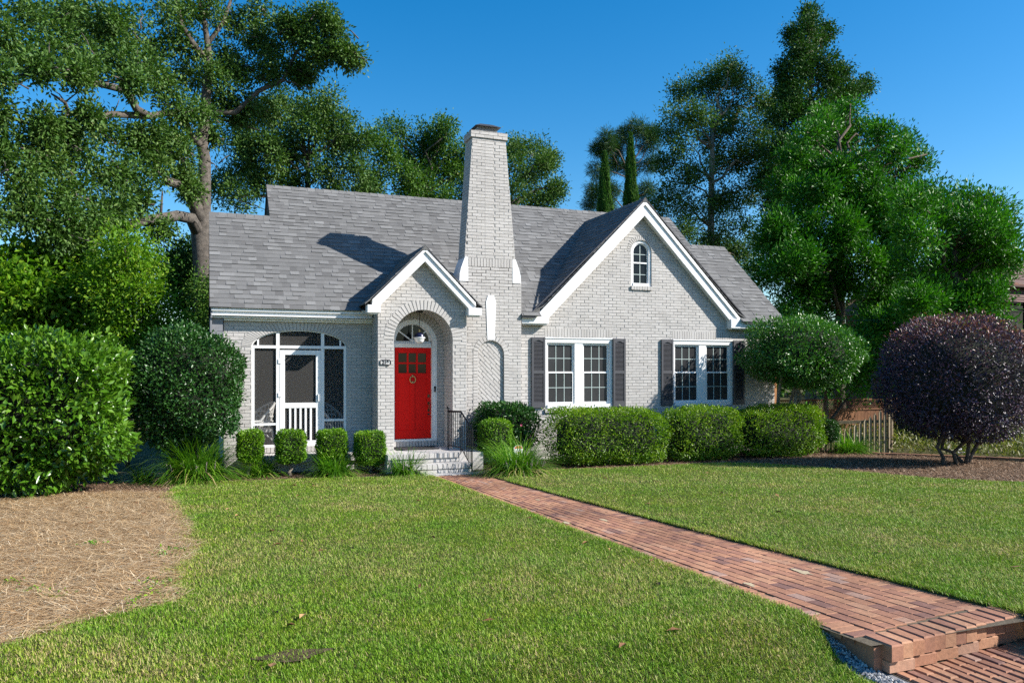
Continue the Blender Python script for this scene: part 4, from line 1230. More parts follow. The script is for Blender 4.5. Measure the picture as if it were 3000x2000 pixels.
def fringe_pts(line, n, spread):
    P = np.array(line); k = RNG.integers(0, len(P) - 1, n); t = RNG.random(n)[:, None]
    Q = P[k] * (1 - t) + P[k + 1] * t + RNG.normal(0, spread, (n, 2))
    return Q[:, 0], Q[:, 1]
pl_line = [(path_l(y_) - .01, y_) for y_ in np.linspace(4.15, 15, 40)]; pr_line = [(path_r(y_) + .02, y_) for y_ in np.linspace(3.3, 13.5, 40)]
fa_ = fringe_pts(pl_line, 20000, .03); fb_ = fringe_pts(straw_line, 16000, .085); fc_ = fringe_pts(bed_l, 6000, .04)
grass('grass', lawn_l, 900000, (-5, 4.3), (3.0, 15.7), 'short patchy green and tan lawn grass left of the brick path', (np.concatenate([fa_[0], fb_[0], fc_[0]]), np.concatenate([fa_[1], fb_[1], fc_[1]])), True)
fa_ = fringe_pts(pr_line, 20000, .03); fb_ = fringe_pts(bed_r, 9000, .04)
grass('grass', lawn_r, 800000, (4.9, 17), (3.0, 15.0), 'short patchy green and tan lawn grass right of the brick path', (np.concatenate([fa_[0], fb_[0]]), np.concatenate([fa_[1], fb_[1]])))

DP = ground(672 * K, 1522 * K)
sheet('dirt_patch', [(DP[0] + .21 * (1 + .3 * math.sin(3 * a_)) * math.cos(a_), DP[1] + .10 * (1 + .25 * math.cos(4 * a_)) * math.sin(a_)) for a_ in np.linspace(0, 6.2, 20)], M['soil'], .048 - float(drop(DP[1])))
fl = MB(); rf_ = random.Random(12)
for i in range(90):
    side = rf_.random() < .6
    y_ = rf_.uniform(4, 14.5); x_ = rf_.uniform(-.2, 3.9) if side else rf_.uniform(5.4, 11)
    if rf_.random() < .35: x_, y_ = rf_.uniform(-4.5, -.5), rf_.uniform(7.5, 14.3)
    z_ = gz(y_) - (float(drop(y_)) if side else 0) + .055; a_ = rf_.uniform(0, 6.28); L_ = rf_.uniform(.03, .065); t_ = rf_.uniform(-.02, .02)
    c_, s_ = math.cos(a_), math.sin(a_)
    fl.add([(x_ - c_ * L_, y_ - s_ * L_, z_), (x_ + s_ * L_ * .4, y_ - c_ * L_ * .4, z_ + .012), (x_ + c_ * L_, y_ + s_ * L_, z_ + t_ + .008), (x_ - s_ * L_ * .4, y_ + c_ * L_ * .4, z_ + .015)], [(0, 1, 2), (0, 2, 3)], rf_.random())
tag(fl.build('fallen_leaves', by_rnd('dead_leaf', [(0, (.10, .045, .02)), (.6, (.26, .12, .05)), (1, (.42, .26, .12))], .7, 30, .3, 0)), 'brown fallen leaves lying about on the lawn and straw', 'leaves', kind='stuff')
def weeds(name, P, n_, label, seed):
    r_ = np.random.default_rng(seed); k = r_.integers(0, len(P), n_); Q = np.array(P)[k] + r_.normal(0, .07, (n_, 2)) * r_.uniform(.3, 1.6, (n_, 1))
    C = np.stack([Q[:, 0], Q[:, 1], gzn(Q[:, 1]) + .03 + r_.random(n_) * .04], 1); L_ = r_.uniform(.018, .05, n_); ax = r_.normal(size=(n_, 3)); ax[:, 2] = np.abs(ax[:, 2]) * .6
    return tag(leaves(name, C, ax, np.array([0, 0, 1.]) + r_.normal(size=(n_, 3)) * .4, L_, L_ * .5, r_.random(n_), M['boxleaf'], None), label, 'weeds', kind='stuff')
def strands(name, X, Y, Lr, Wr, m, label, cat, lift=.012, zr=.03, seed=3, flow=None, tilt=.10):
    n_ = len(X); r_ = np.random.default_rng(seed)
    az = r_.random(n_) * 6.283 if flow is None else flow + r_.normal(0, .75, n_)
    L = r_.uniform(*Lr, n_); W = r_.uniform(*Wr, n_); cur = r_.normal(0, .25, n_); ti = r_.normal(0, tilt, n_)
    z0 = gzn(Y) + lift + r_.random(n_) * zr
    pts = []
    for k, t in enumerate((-.5, 0, .5)):
        a_ = az + cur * t
        pts.append(np.stack([X + np.cos(a_) * L * t, Y + np.sin(a_) * L * t, np.maximum(gzn(Y) + lift, z0 + L * t * ti - abs(t) * .012)], 1))
    sd_ = np.stack([-np.sin(az), np.cos(az), np.zeros(n_)], 1) * (W * .5)[:, None]
    V = np.stack([pts[0] - sd_ * .6, pts[0] + sd_ * .6, pts[1] + sd_, pts[2] + sd_ * .4, pts[2] - sd_ * .4, pts[1] - sd_], 1).reshape(-1, 3)
    i0 = np.arange(n_) * 6
    Fq = np.concatenate([np.stack([i0, i0 + 1, i0 + 2, i0 + 5], 1), np.stack([i0 + 5, i0 + 2, i0 + 3, i0 + 4], 1)])
    return tag(np_mesh(name, V, Fq, m, None, {'rnd': np.repeat(r_.random(n_), 6)}), label, cat, kind='stuff')
X, Y = scatter(straw_bed, 330000, (-9, .1), (4.5, 15.1), 1.5)
strands('pine_straw', X, Y, (.08, .26), (.0025, .0062), M['straw'], 'tan pine straw strewn over the bed in the left foreground', 'pine straw', flow=.2 + 1.3 * vnoise(X, Y, 2.5, 9), zr=.055, tilt=.16)
mb1 = [(-9, 15.0), (-1.2, 14.8), straw_line[0]] + bed_l[1:-1] + [(4.05, 15.15), (4.05, 17.0), (-9, 17.2)]
X, Y = scatter(mb1, 60000, (-7, 4.1), (14, 17.2), 1.2)
strands('mulch', X, Y, (.03, .10), (.005, .014), M['chips'], 'brown bark mulch under the shrubs left of the steps', 'mulch', zr=.02, tilt=.3)
mb2 = bed_r + [(14.5, bed_r[-1][1] - 1.2), (17.0, bed_r[-1][1] - 2.6), (18.6, 8.5), (16.37, 11.86), (15.8, 14.68), (15.6, 17.0), (5.3, 17.0), (5.3, 15.0)]
X, Y = scatter(mb2, 110000, (5.3, 18), (8.5, 17.0), 1.2)
strands('mulch', X, Y, (.03, .12), (.006, .016), M['chips'], 'brown bark mulch under the hedges and the purple shrub', 'mulch', zr=.025, seed=5, tilt=.3)

# ------------------------------------------------------------------ foliage
def nrm(A): return A / np.maximum(1e-9, np.linalg.norm(A, axis=1))[:, None]
def leaves(name, C, D, UP, L, W, rnd, m, parent, fold=.18):
    """one folded leaf per row of C: base, axis D, leaf normal near UP"""
    D = nrm(D); S = nrm(np.cross(D, UP)); N = np.cross(S, D)
    L = L[:, None]; W = W[:, None]
    V = np.stack([C, C + D * L * .5 + S * W * .5 + N * W * fold, C + D * L - N * L * .06, C + D * L * .5 - S * W * .5 + N * W * fold], 1).reshape(-1, 3)
    i0 = np.arange(len(C)) * 4
    Fq = np.concatenate([np.stack([i0, i0 + 1, i0 + 2], 1), np.stack([i0, i0 + 2, i0 + 3], 1)])
    return np_mesh(name, V, Fq, m, parent, {'rnd': np.repeat(np.clip(rnd, 0, 1), 4)})
def unit(n_, r_):
    v_ = r_.normal(size=(n_, 3)); return nrm(v_)
def crown_points(clumps, per_area, r_, shell=.55, flat=1.0):
    sub = []
    for (c_, rad, vz) in clumps:            # each mass is a cluster of smaller billows
        for i in range(int(r_.integers(6, 9))):
            u_ = unit(1, r_)[0]; rr_ = rad * r_.uniform(.30, .55)
            sub.append((np.array(c_) + u_ * (rad - rr_ * .55) * np.array([1, 1, vz]), rr_, vz * .85))
    return billows(sub, per_area * .85, r_, shell)
def billows(clumps, per_area, r_, shell=.55):
    """spray centres in each ellipsoid (centre, radius, vertical scale)"""
    C = []; D = []; T = []
    for (c_, rad, vz) in clumps:
        k = max(6, int(per_area * 4 * math.pi * rad * rad))
        u_ = unit(k, r_)
        ph = r_.uniform(0, 6.28, 4)
        lob = 1 + .16 * np.sin(u_[:, 0] * 4 + ph[0]) * np.sin(u_[:, 1] * 4 + ph[1]) + .12 * np.sin(u_[:, 2] * 6 + ph[2])
        q = r_.random(k) ** shell
        P = np.array(c_) + u_ * (rad * lob * q)[:, None] * np.array([1, 1, vz])
        C.append(P); D.append(u_); T.append(np.full(k, r_.normal(.5, .17)))
    return np.concatenate(C), np.concatenate(D), np.concatenate(T)
def sprays(name, C, D, T, k, srad, L, asp, m, parent, r_, up=.8, drop=0.0, out=.6):
    n_ = len(C); tone = np.clip(T + r_.normal(0, .12, n_), 0, 1)
    ci = np.repeat(np.arange(n_), k); N_ = len(ci)
    off = r_.normal(size=(N_, 3)) * srad
    P = C[ci] + off
    ax = nrm(off) * .8 + D[ci] * out + r_.normal(size=(N_, 3)) * .5; ax[:, 2] -= drop
    U_ = np.array([0, 0, up]) + D[ci] * .35 + r_.normal(size=(N_, 3)) * .55
    LL = r_.uniform(.65, 1.25, N_) * L
    rnd = tone[ci] * .62 + r_.random(N_) * .42 - .02
    return leaves(name, P, ax, U_, LL, LL * asp, rnd, m, parent)
def bough(mb_, a_, b_, r0, r1, r_, sag=.12, n_=5):
    a_, b_ = Vector(a_), Vector(b_); L = (b_ - a_).length
    pts = []; rad = []
    j = [Vector(r_.normal(size=3)) * L * .05 for _ in range(n_ + 1)]
    for i in range(n_ + 1):
        t = i / n_; p_ = a_.lerp(b_, t) + Vector((0, 0, sag * L * math.sin(math.pi * t)))
        if 0 < i < n_: p_ += j[i]
        pts.append(p_); rad.append(r0 + (r1 - r0) * t)
    mb_.tube(pts, rad, 6)
def clump(u, v, r, y, vz=.9):
    """a leaf mass whose middle is seen at (u, v) with radius r pixels, standing at depth y"""
    p_ = at_y(u, v, y); return (tuple(p_), .86 * r / px_m(u, y), vz)
def tree(name, base, trunk, clumps, leafm, barkm, label, cat, group=None, seed=1, per=5.0, k=16, srad=.22, L=.11, asp=.45, r0=.2, shell=.55, limb=.05, drop=0.0, attach=None, up=.8):
    r_ = np.random.default_rng(seed)
    root = empty(name, base, label, cat, group)
    t = MB(); n_ = len(trunk)
    t.tube(trunk, [r0 * (1 - .72 * i / (n_ - 1)) for i in range(n_)], 10)
    tr = [Vector(p_) for p_ in trunk]
    for (c_, rad, vz) in clumps:
        c_ = Vector(c_)
        cand = [tr[i].lerp(tr[i + 1], q) for i in range(n_ - 1) for q in (0, .33, .66)] + [tr[-1]]
        lows = [p_ for p_ in cand if p_.z < c_.z - .25 * (c_ - p_).length] or cand[:2]
        a_ = min(lows, key=lambda p_: (p_ - c_).length + .4 * abs((c_.z - p_.z) - .7 * math.hypot(c_.x - p_.x, c_.y - p_.y)))
        ln = (c_ - a_).length
        bough(t, a_, c_, min(r0 * .5, limb * (.6 + .25 * ln)), .012, r_)
        for q in range(3):
            e_ = c_ + Vector(unit(1, r_)[0]) * rad * .8
            bough(t, a_.lerp(c_, .6 + .12 * q), e_, .016, .006, r_, .05, 3)
    t.build('trunk', barkm, root, True)
    C, D, T = crown_points(clumps, per * 2.2, r_, shell)
    sprays('crown', C, D, T, int(k * 1.6), srad * .95, L * 1.18, asp, leafm, root, r_, up, drop)
    return root
def shrub(name, base, center, radii, leafm, label, cat, group=None, seed=1, n_=9000, L=.05, asp=.5, boxy=2.0, stem=None, core=0.73, barkm=None, thick=.16, rough=.06, tilt_up=.4, squash=None, stem_r=.03, dens=2.6, newgrowth=0):
    """clipped shrub: leaves in the outer layer of a superellipsoid, dark core of twigs and painted shade inside"""
    r_ = np.random.default_rng(seed); c_ = np.array(center); R_3 = np.array(radii)
    root = empty(name, base, label, cat, group)
    n_ = int(n_ * dens); u_ = r_.uniform(-1, 1, (n_, 3))
    fa = np.array([R_3[1] * R_3[2], R_3[0] * R_3[2], R_3[0] * R_3[1]]); fi = r_.choice(3, n_, p=fa / fa.sum())
    u_[np.arange(n_), fi] = r_.choice([-1.0, 1.0], n_)
    if boxy < 2.4: u_ = unit(n_, r_)
    def surf(d):
        q = (np.abs(d) ** boxy).sum(1) ** (-1 / boxy); return d * q[:, None]
    P = surf(u_)
    ph = r_.uniform(0, 6.28, 6)
    lob = 1 + rough * (np.sin(P[:, 0] * 5 + ph[0]) * np.sin(P[:, 1] * 5 + ph[1]) + .8 * np.sin(P[:, 2] * 6 + ph[2] + P[:, 0] * 3) + .6 * np.sin(P[:, 0] * 11 + ph[3]) * np.sin(P[:, 2] * 10 + ph[4]))
    q = 1 - thick * r_.random(n_) ** 1.4 + np.where(r_.random(n_) < .07, r_.random(n_) * .11, 0)
    if squash: P = P * np.stack([np.ones(n_), np.ones(n_), np.where(P[:, 2] < 0, squash, 1.0)], 1)
    W_ = c_ + P * (lob * q)[:, None] * R_3
    nr = nrm(P / R_3 * R_3.mean())
    ax = nr * .75 + r_.normal(size=(n_, 3)) * .55; ax[:, 2] += tilt_up * .5
    U_ = nr * .5 + np.array([0, 0, .6]) + r_.normal(size=(n_, 3)) * .45
    LL = r_.uniform(.6, 1.25, n_) * L
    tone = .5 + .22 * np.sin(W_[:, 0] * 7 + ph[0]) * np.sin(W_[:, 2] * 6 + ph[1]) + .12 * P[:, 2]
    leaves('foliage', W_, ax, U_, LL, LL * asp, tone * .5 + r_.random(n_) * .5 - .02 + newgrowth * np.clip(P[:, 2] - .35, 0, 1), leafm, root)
    # core for inner twigs and old leaves; dark colour paints the shade between leaves
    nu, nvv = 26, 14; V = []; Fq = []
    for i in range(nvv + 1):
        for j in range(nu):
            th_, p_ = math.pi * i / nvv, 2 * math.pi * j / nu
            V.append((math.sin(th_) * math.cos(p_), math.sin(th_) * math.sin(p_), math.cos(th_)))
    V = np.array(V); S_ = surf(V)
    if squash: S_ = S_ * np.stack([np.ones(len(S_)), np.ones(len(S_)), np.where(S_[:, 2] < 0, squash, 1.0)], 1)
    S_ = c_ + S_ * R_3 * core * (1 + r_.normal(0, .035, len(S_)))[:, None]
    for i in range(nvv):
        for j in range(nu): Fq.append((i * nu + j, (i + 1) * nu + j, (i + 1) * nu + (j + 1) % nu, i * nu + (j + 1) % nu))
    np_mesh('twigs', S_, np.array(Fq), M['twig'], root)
    for (x0_, y0_, x1_, y1_, z1_) in (stem or [(base[0], base[1], center[0], center[1], center[2] - radii[2] * .4)]):
        b = MB(); bough(b, (x0_, y0_, gz(y0_) - .03), (x1_, y1_, z1_), stem_r, stem_r * .7, r_, .0, 5)
        b.build('stem', barkm or M['bark2'], root, True)
    return root
def tuft(loc, rad, h, n_, label, seed=1, dead=.12, flowers=0, group='strappy grass-like clumps in the beds'):
    """strap-leaved clump: arching blades from one crown"""
    r_ = np.random.default_rng(seed)
    root = empty('liriope_clump', (loc[0], loc[1], gz(loc[1])), label, 'plant', group)
    az = r_.random(n_) * 6.283; L = r_.uniform(.55, 1.1, n_) * math.hypot(rad, h); W = r_.uniform(.011, .020, n_)
    lean = r_.uniform(.15, 1.15, n_); bend = r_.uniform(.7, 2.3, n_) * (.6 + lean * .6)
    rb = rad * .42 * np.sqrt(r_.random(n_)); ab = r_.random(n_) * 6.283
    B = np.stack([loc[0] + rb * np.cos(ab), loc[1] + rb * np.sin(ab), np.full(n_, gz(loc[1]) + .0)], 1)
    az = np.where(r_.random(n_) < .6, ab + r_.normal(0, .6, n_), az)
    dead_m = r_.random(n_) < dead
    bend = np.where(dead_m, bend + .8, bend); lean = np.where(dead_m, lean + .5, lean)
    hd_ = np.stack([np.cos(az), np.sin(az), np.zeros(n_)], 1); sd_ = np.stack([-np.sin(az), np.cos(az), np.zeros(n_)], 1)
    P = [B]; seg = 5
    for i in range(seg):
        a_ = lean + bend * (i + .5) / seg
        st_ = hd_ * np.sin(a_)[:, None] + np.array([0, 0, 1]) * np.cos(a_)[:, None]
        nx = P[-1] + st_ * (L / seg)[:, None]; nx[:, 2] = np.maximum(nx[:, 2], gz(loc[1]) + .02)
        P.append(nx)
    V = []
    for i, p_ in enumerate(P):
        w = (W * (1 - .85 * (i / seg) ** 2))[:, None] * .5
        V += [p_ - sd_ * w, p_ + sd_ * w]
    V = np.stack(V, 1).reshape(-1, 3); m_ = 2 * (seg + 1); i0 = np.arange(n_) * m_
    Fq = np.concatenate([np.stack([i0 + 2 * i, i0 + 2 * i + 1, i0 + 2 * i + 3, i0 + 2 * i + 2], 1) for i in range(seg)])
    rn = np.where(dead_m, r_.uniform(.86, 1.0, n_), r_.uniform(0, .84, n_))
    np_mesh('blades', V, Fq, M['blade'], root, {'rnd': np.repeat(rn, m_)})
    if flowers:
        f = MB()
        for i in range(flowers):
            a_ = r_.uniform(3.3, 6.1); d_ = rad * r_.uniform(.25, .75)
            p0 = Vector((loc[0] + d_ * math.cos(a_), loc[1] + d_ * math.sin(a_), gz(loc[1]) + h * .25)); p1 = p0 + Vector((math.cos(a_) * .05, math.sin(a_) * .05, r_.uniform(.10, .2)))
            f = MB(); f.tube([p0, p0.lerp(p1, .4), p1], [.004, .012, .004], 5)
            f.build('flower_spike', plain_spike, root)
    return root
plain_spike = plain('faded_lilac_spike', (.34, .25, .24), .8, 0, .2, 40)

weeds('weeds', gp((30, 1350), (120, 1383), (75, 1368), (380, 1285), (398, 1272), (345, 1362), (365, 1350), (215, 1258), (160, 1130), (250, 1110), (355, 1375), (310, 1395)), 520, 'scattered green weeds growing through the pine straw', 77)
# --- shrubs along the house
def sp(u, v, y): return at_y(u * K, v * K, y)
g_ = ground(110 * K, 1128 * K)
c = at_y(88 * K, 948 * K, 15.3); pm = px_m(88 * K, 15.3)
shrub('camellia_shrub', (c.x, 15.3, 0), (c.x, 15.3, c.z + .02), (192 * K / pm, 1.1, 166 * K / pm), M['camleaf'], 'large glossy camellia shrub at the left edge above the straw bed', 'shrub', seed=2, n_=7400, L=.128, asp=.48, boxy=3.0, core=0.66, thick=.30, rough=.095, stem=[(c.x - .2, 15.3, c.x - .3, 15.3, .6), (c.x + .35, 15.35, c.x + .4, 15.3, .6)], stem_r=.05)
c = at_y(424 * K, 893 * K, 16.35); pm = px_m(424 * K, 16.35)
shrub('holly_shrub', (c.x, 16.35, 0), tuple(c), (128 * K / pm, .92, 137 * K / pm), M['hollyleaf'], 'dark rounded holly bush covering the left corner of the porch wall', 'shrub', seed=3, n_=9500, L=.072, asp=.5, boxy=2.3, core=0.77, thick=.24, rough=.085, stem=[(c.x - .15, 16.35, c.x - .2, 16.35, .9), (c.x + .1, 16.3, c.x + .25, 16.35, .9), (c.x, 16.5, c.x, 16.5, .9)], stem_r=.04)
BOXES = [(575, 988, 1060, 28, 16.25, 'leftmost small clipped boxwood, in front of the left screen panel'), (668, 988, 1062, 33, 16.2, 'small clipped boxwood on a bare stem in front of the screen door'), (762, 987, 1052, 33.5, 16.3, 'small clipped boxwood in front of the right screen panel'), (849, 990, 1066, 33.5, 16.15, 'small clipped boxwood beside the left brick pier of the entry'), (1138, 963, 1048, 35, 15.95, 'small square clipped boxwood right of the iron handrail')]
for i, (u, v0_, v1_, hw_, y_, lab) in enumerate(BOXES):
    pt_ = at_y(u * K, v0_ * K, y_); pb_ = at_y(u * K, v1_ * K, y_); rz_ = (pt_.z - pb_.z) / 2; rx_ = hw_ * K / px_m(u * K, y_)
    shrub('boxwood_shrub', (pt_.x, y_, 0), (pt_.x, y_, pb_.z + rz_), (rx_, rx_ * .95, rz_), M['boxleaf'], lab, 'shrub', 'small clipped boxwoods along the house front', 10 + i, 2300, .040, .55, 4.2, None, .86, M['barkpale'], .16, .035, stem_r=.04)
c = at_y(1162 * K, 978 * K, 16.5); pm = px_m(1162 * K, 16.5)
cam2 = shrub('camellia_shrub', (c.x, 16.5, 0), tuple(c), (77 * K / pm, .42, 54 * K / pm), M['hollyleaf'], 'dark camellia with a few pink flowers against the chimney base', 'shrub', seed=20, n_=3200, L=.07, asp=.5, boxy=2.8, core=0.73, thick=.25, rough=.07, stem_r=.03)
f = MB(); rr = random.Random(3)
for (u, v) in ((1197, 975), (1105, 982), (1217, 1002), (1237, 1013), (1110, 1014)):
    p_ = at_y(u * K, v * K, 16.12); f = MB()
    for q in range(7):
        a_ = q * .9; f.add([(p_.x, p_.y, p_.z), (p_.x + .03 * math.cos(a_), p_.y - .012, p_.z + .03 * math.sin(a_)), (p_.x + .03 * math.cos(a_ + .8), p_.y - .016, p_.z + .03 * math.sin(a_ + .8))], [(0, 1, 2)])
    f.build('flower', M['pink'], cam2)
HED = [(1388, 939, 1078, 139, 15.75, .62, 'longest clipped hedge, under the left double window'), (1606, 938, 1064, 83, 15.8, .60, 'middle clipped hedge, between the two double windows'), (1782, 934, 1056, 99, 15.85, .60, 'clipped hedge farthest right, under the right double window')]
for i, (u, v0_, v1_, hw_, y_, ry_, lab) in enumerate(HED):
    pt_ = at_y(u * K, v0_ * K, y_); pb_ = at_y(u * K, v1_ * K, y_ - .45); rz_ = (pt_.z - max(pb_.z, .0)) / 2
    xa = at_y((u - hw_) * K, 1000, y_).x; xb = at_y((u + hw_) * K, 1000, y_).x; xc = (xa + xb) / 2; rx_ = (xb - xa) / 2 * .985
    st_ = [(xc + rx_ * q, y_ + rr.uniform(-.15, .15), xc + rx_ * q * 1.05, y_, .5) for q in (-.7, -.4, -.1, .2, .5, .75)]
    shrub('clipped_hedge', (xc, y_, 0), (xc, y_, pt_.z - rz_ + .03), (rx_, ry_, rz_), M['hedgeleaf'], lab, 'hedge', 'clipped hedges under the wing windows', 30 + i, int(5200 * rx_), .054, .48, 3.8, st_, .76, M['bark2'], .22, .055, stem_r=.02)
# topiary tree
c = at_y(1843 * K, 812 * K, 15.9); pm = px_m(1843 * K, 15.9)
shrub('topiary_tree', (c.x, 15.9, 0), tuple(c - Vector((0, 0, .03))), (137 * K / pm, 1.15, 90 * K / pm), M['topleaf'], 'dome-clipped glossy evergreen on bare stems at the right corner of the house', 'tree', seed=41, n_=7800, L=.082, asp=.42, boxy=2.2, core=0.71, thick=.28, rough=.085, squash=.85, barkm=M['barkpale'], stem_r=.055,
      stem=[(c.x - .35, 15.9, c.x - .42, 15.9, c.z), (c.x - .33, 15.95, c.x - .1, 15.85, c.z), (c.x - .12, 15.9, c.x - .12, 15.9, c.z), (c.x - .4, 16.0, c.x - .8, 16.0, c.z)])
# purple shrub
gx, gy = ground(2205 * K, 1066 * K)
pyy = gy + .1
c = at_y(2203 * K, 872 * K, pyy); pm = px_m(2203 * K, pyy)
shrub('purple_shrub', (gx, gy, gz(gy)), (c.x, pyy, c.z), (190 * K / pm, 1.45, 152 * K / pm), M['purple'], 'big dome-shaped purple-leaved shrub on dark bare stems at the right edge', 'shrub', newgrowth=.34, seed=43, n_=14500, L=.072, asp=.38, boxy=2.15, core=0.76, thick=.22, rough=.045, squash=.95, barkm=M['bark2'], stem_r=.045,
      stem=[(gx - .1, gy, gx - .55, gy + .1, c.z - .6), (gx - .45, gy + .05, gx - .45, gy, c.z - .5), (gx + .15, gy, gx + .35, gy, c.z - .5), (gx + .15, gy, gx + .05, gy - .1, c.z - .5), (gx + .2, gy, gx + .9, gy, c.z - .6)])
# strappy clumps
for i, (u, v, w, h, n_, lab, fl) in enumerate([
        (452, 1108, 104, 104, 2300, 'largest strappy green clump, below the rounded holly bush', 14), (600, 1100, 52, 48, 620, 'low strappy clump at the foot of the leftmost boxwood', 0),
        (768, 1100, 66, 58, 900, 'strappy clump in front of the third boxwood from the left', 0), (932, 1100, 52, 60, 620, 'strappy clump at the left end of the front steps', 3),
        (1186, 1098, 86, 76, 2000, 'broad strappy clump with brown lower leaves at the right of the path', 16), (1955, 1048, 60, 36, 700, 'bright strappy clump in front of the picket fence', 0), (330, 1072, 46, 45, 260, 'dark shaded strappy clump left of the largest clump', 0)]):
    gx_, gy_ = ground(u * K, (v - 8) * K); gy_ = min(gy_, 16.4); gx_ = at_y(u * K, v * K, gy_).x; pm = px_m(u * K, gy_)
    tuft((gx_, gy_), w * K / pm, h * K / pm, n_, lab, 60 + i, .34 if i == 4 else .14, fl)
# small shrub and the rest at the right
c = at_y(1899 * K, 990 * K, 15.9); pm = px_m(1899 * K, 15.9)
shrub('small_shrub', (c.x, 15.9, 0), tuple(c), (30 * K / pm, .3, 27 * K / pm), M['hollyleaf'], 'small grey-green bush between the last hedge and the picket fence', 'shrub', seed=50, n_=2000, L=.045, asp=.45, boxy=2.0, core=0.63, thick=.35, rough=.1, stem_r=.015)
sgn = empty('security_sign', (6.2, 15.6, 0), 'small red and white octagonal yard sign half hidden in the strappy clump', 'sign')
c = at_y(1519, 1317, 15.5)
def octa(rx_, rz_): return [(c.x + rx_ * math.cos(t), c.z + rz_ * math.sin(t)) for t in [math.pi / 8 + k * math.pi / 4 for k in range(8)]]
r = MB(); r.xz(octa(.12, .105), 15.5, 15.508); r.build('plate', M['white'], sgn)
r = MB(); q = octa(.108, .094); r.xz([q[1], q[2], (q[3][0], c.z + .03), (q[0][0], c.z + .03)], 15.4965, 15.4995); r.xz([(c.x - .05, c.z - .06), (c.x + .05, c.z - .06), (c.x + .05, c.z - .045), (c.x - .05, c.z - .045)], 15.4965, 15.4995); r.build('red_panel', M['signred'], sgn)
r = MB(); r.tube([(c.x, 15.515, 0), (c.x, 15.515, c.z)], .008, 6); r.build('stake', M['white'], sgn)

# ------------------------------------------------------------------ fences and the neighbour's yard
pk = empty('picket_fence', (15.3, 16.6, 0), 'weathered wooden picket fence rising in a curve beside the purple shrub', 'fence')
FY = 16.4
for i in range(18):
    t = i / 17; u = 1850 + 195 * t
    vt = 1000 - 4 * t - 70 * max(0, (t - .15) / .85) ** 1.6
    y_ = FY - .9 * t
    p_ = at_y(u * K, vt * K, y_); w_ = (at_y((u + 11.5) * K, vt * K, y_ - .053).x - p_.x) * .41; lean = random.uniform(-.006, .006)
    r = MB(); z0_ = -.02; zt_ = p_.z
    r.xz([(p_.x - w_, z0_), (p_.x + w_, z0_), (p_.x + w_ + lean, zt_ - .075), (p_.x + lean, zt_), (p_.x - w_ + lean, zt_ - .075)], y_, y_ + .02, random.random())
    r.build('picket', M['fence'], pk)
for zf in (.28, .70):
    a_ = at_y(1850 * K, 1040 * K, FY + .02); b_ = at_y(2045 * K, 1040 * K, FY - .88)
    r = MB(); r.hexa([(a_.x, FY + .022, zf), (b_.x, FY - .878, zf + .06), (b_.x, FY - .84, zf + .06), (a_.x, FY + .06, zf), (a_.x, FY + .022, zf + .08), (b_.x, FY - .878, zf + .14), (b_.x, FY - .84, zf + .14), (a_.x, FY + .06, zf + .08)], .2); r.build('rail', M['fence'], pk)
r = MB(); p_ = at_y(2052 * K, 945 * K, 15.45); r.box(p_.x - .05, p_.x + .05, 15.50, 15.60, -.02, 1.36, .0); r.build('post', M['fence'], pk)
pf = empty('privacy_fence', (16.5, 20, 0), 'tall cedar board fence with a lattice top behind the picket fence', 'fence')
r = MB(); a_ = at_y(1790 * K, 940 * K, 20.4).x; b_ = at_y(2060 * K, 940 * K, 20.4).x; x = a_
zt_ = at_y(1950 * K, 942 * K, 20.4).z; zl_ = at_y(1950 * K, 919 * K, 20.4).z
while x < b_:
    r.box(x + .004, x + .136, 20.4, 20.42, 0, zt_ + random.uniform(-.01, .01), random.random()); x += .14
r.build('board_panel', M['cedar'], pf)
r = MB(); r.box(a_, b_, 20.37, 20.45, zt_ + .01, zt_ + .06, .3); r.box(a_, b_, 20.38, 20.44, zl_, zl_ + .05, .3); r.build('rail', M['cedar'], pf)
r = MB(); x = a_; hh = zl_ - zt_ - .06
while x < b_:
    r.tube([(x, 20.40, zt_ + .06), (x + hh, 20.40, zl_)], .011, 4); r.tube([(x + hh, 20.415, zt_ + .06), (x, 20.415, zl_)], .011, 4); x += .085
r.build('lattice', M['cedar'], pf)
for q in (.15, .5, .85):
    r = MB(); x = a_ + (b_ - a_) * q; r.box(x - .05, x + .05, 20.43, 20.53, 0, zl_ + .06, .2); r.build('post', M['cedar'], pf)
p_ = at_y(1781 * K, 905 * K, 17.4)
o = bx('wooden_post', M['orangewood'], None, (14.22, 14.36, 17.30, 17.44, 0, 1.98)); bevel(o, .006)
tag(o, 'orange-stained wooden post standing at the right corner of the house', 'post')
eb = MB(); A = Vector((15.55, 15.2, 0)); B = Vector((18.9, 8.2, 0)); n = 34
for i in range(n):
    a_, b_ = A.lerp(B, i / n), A.lerp(B, (i + .94) / n); d_ = (B - A).normalized(); s_ = Vector((-d_.y, d_.x, 0)) * .05
    z_ = gz(a_.y); eb.hexa([tuple(q + Vector((0, 0, z_ + h))) for h in (-.02, .06) for q in (a_ - s_, b_ - s_, b_ + s_, a_ + s_)], random.random())
tag(eb.build('brick_edging', M['paver']), 'low row of red bricks edging the bed behind the purple shrub', 'edging')
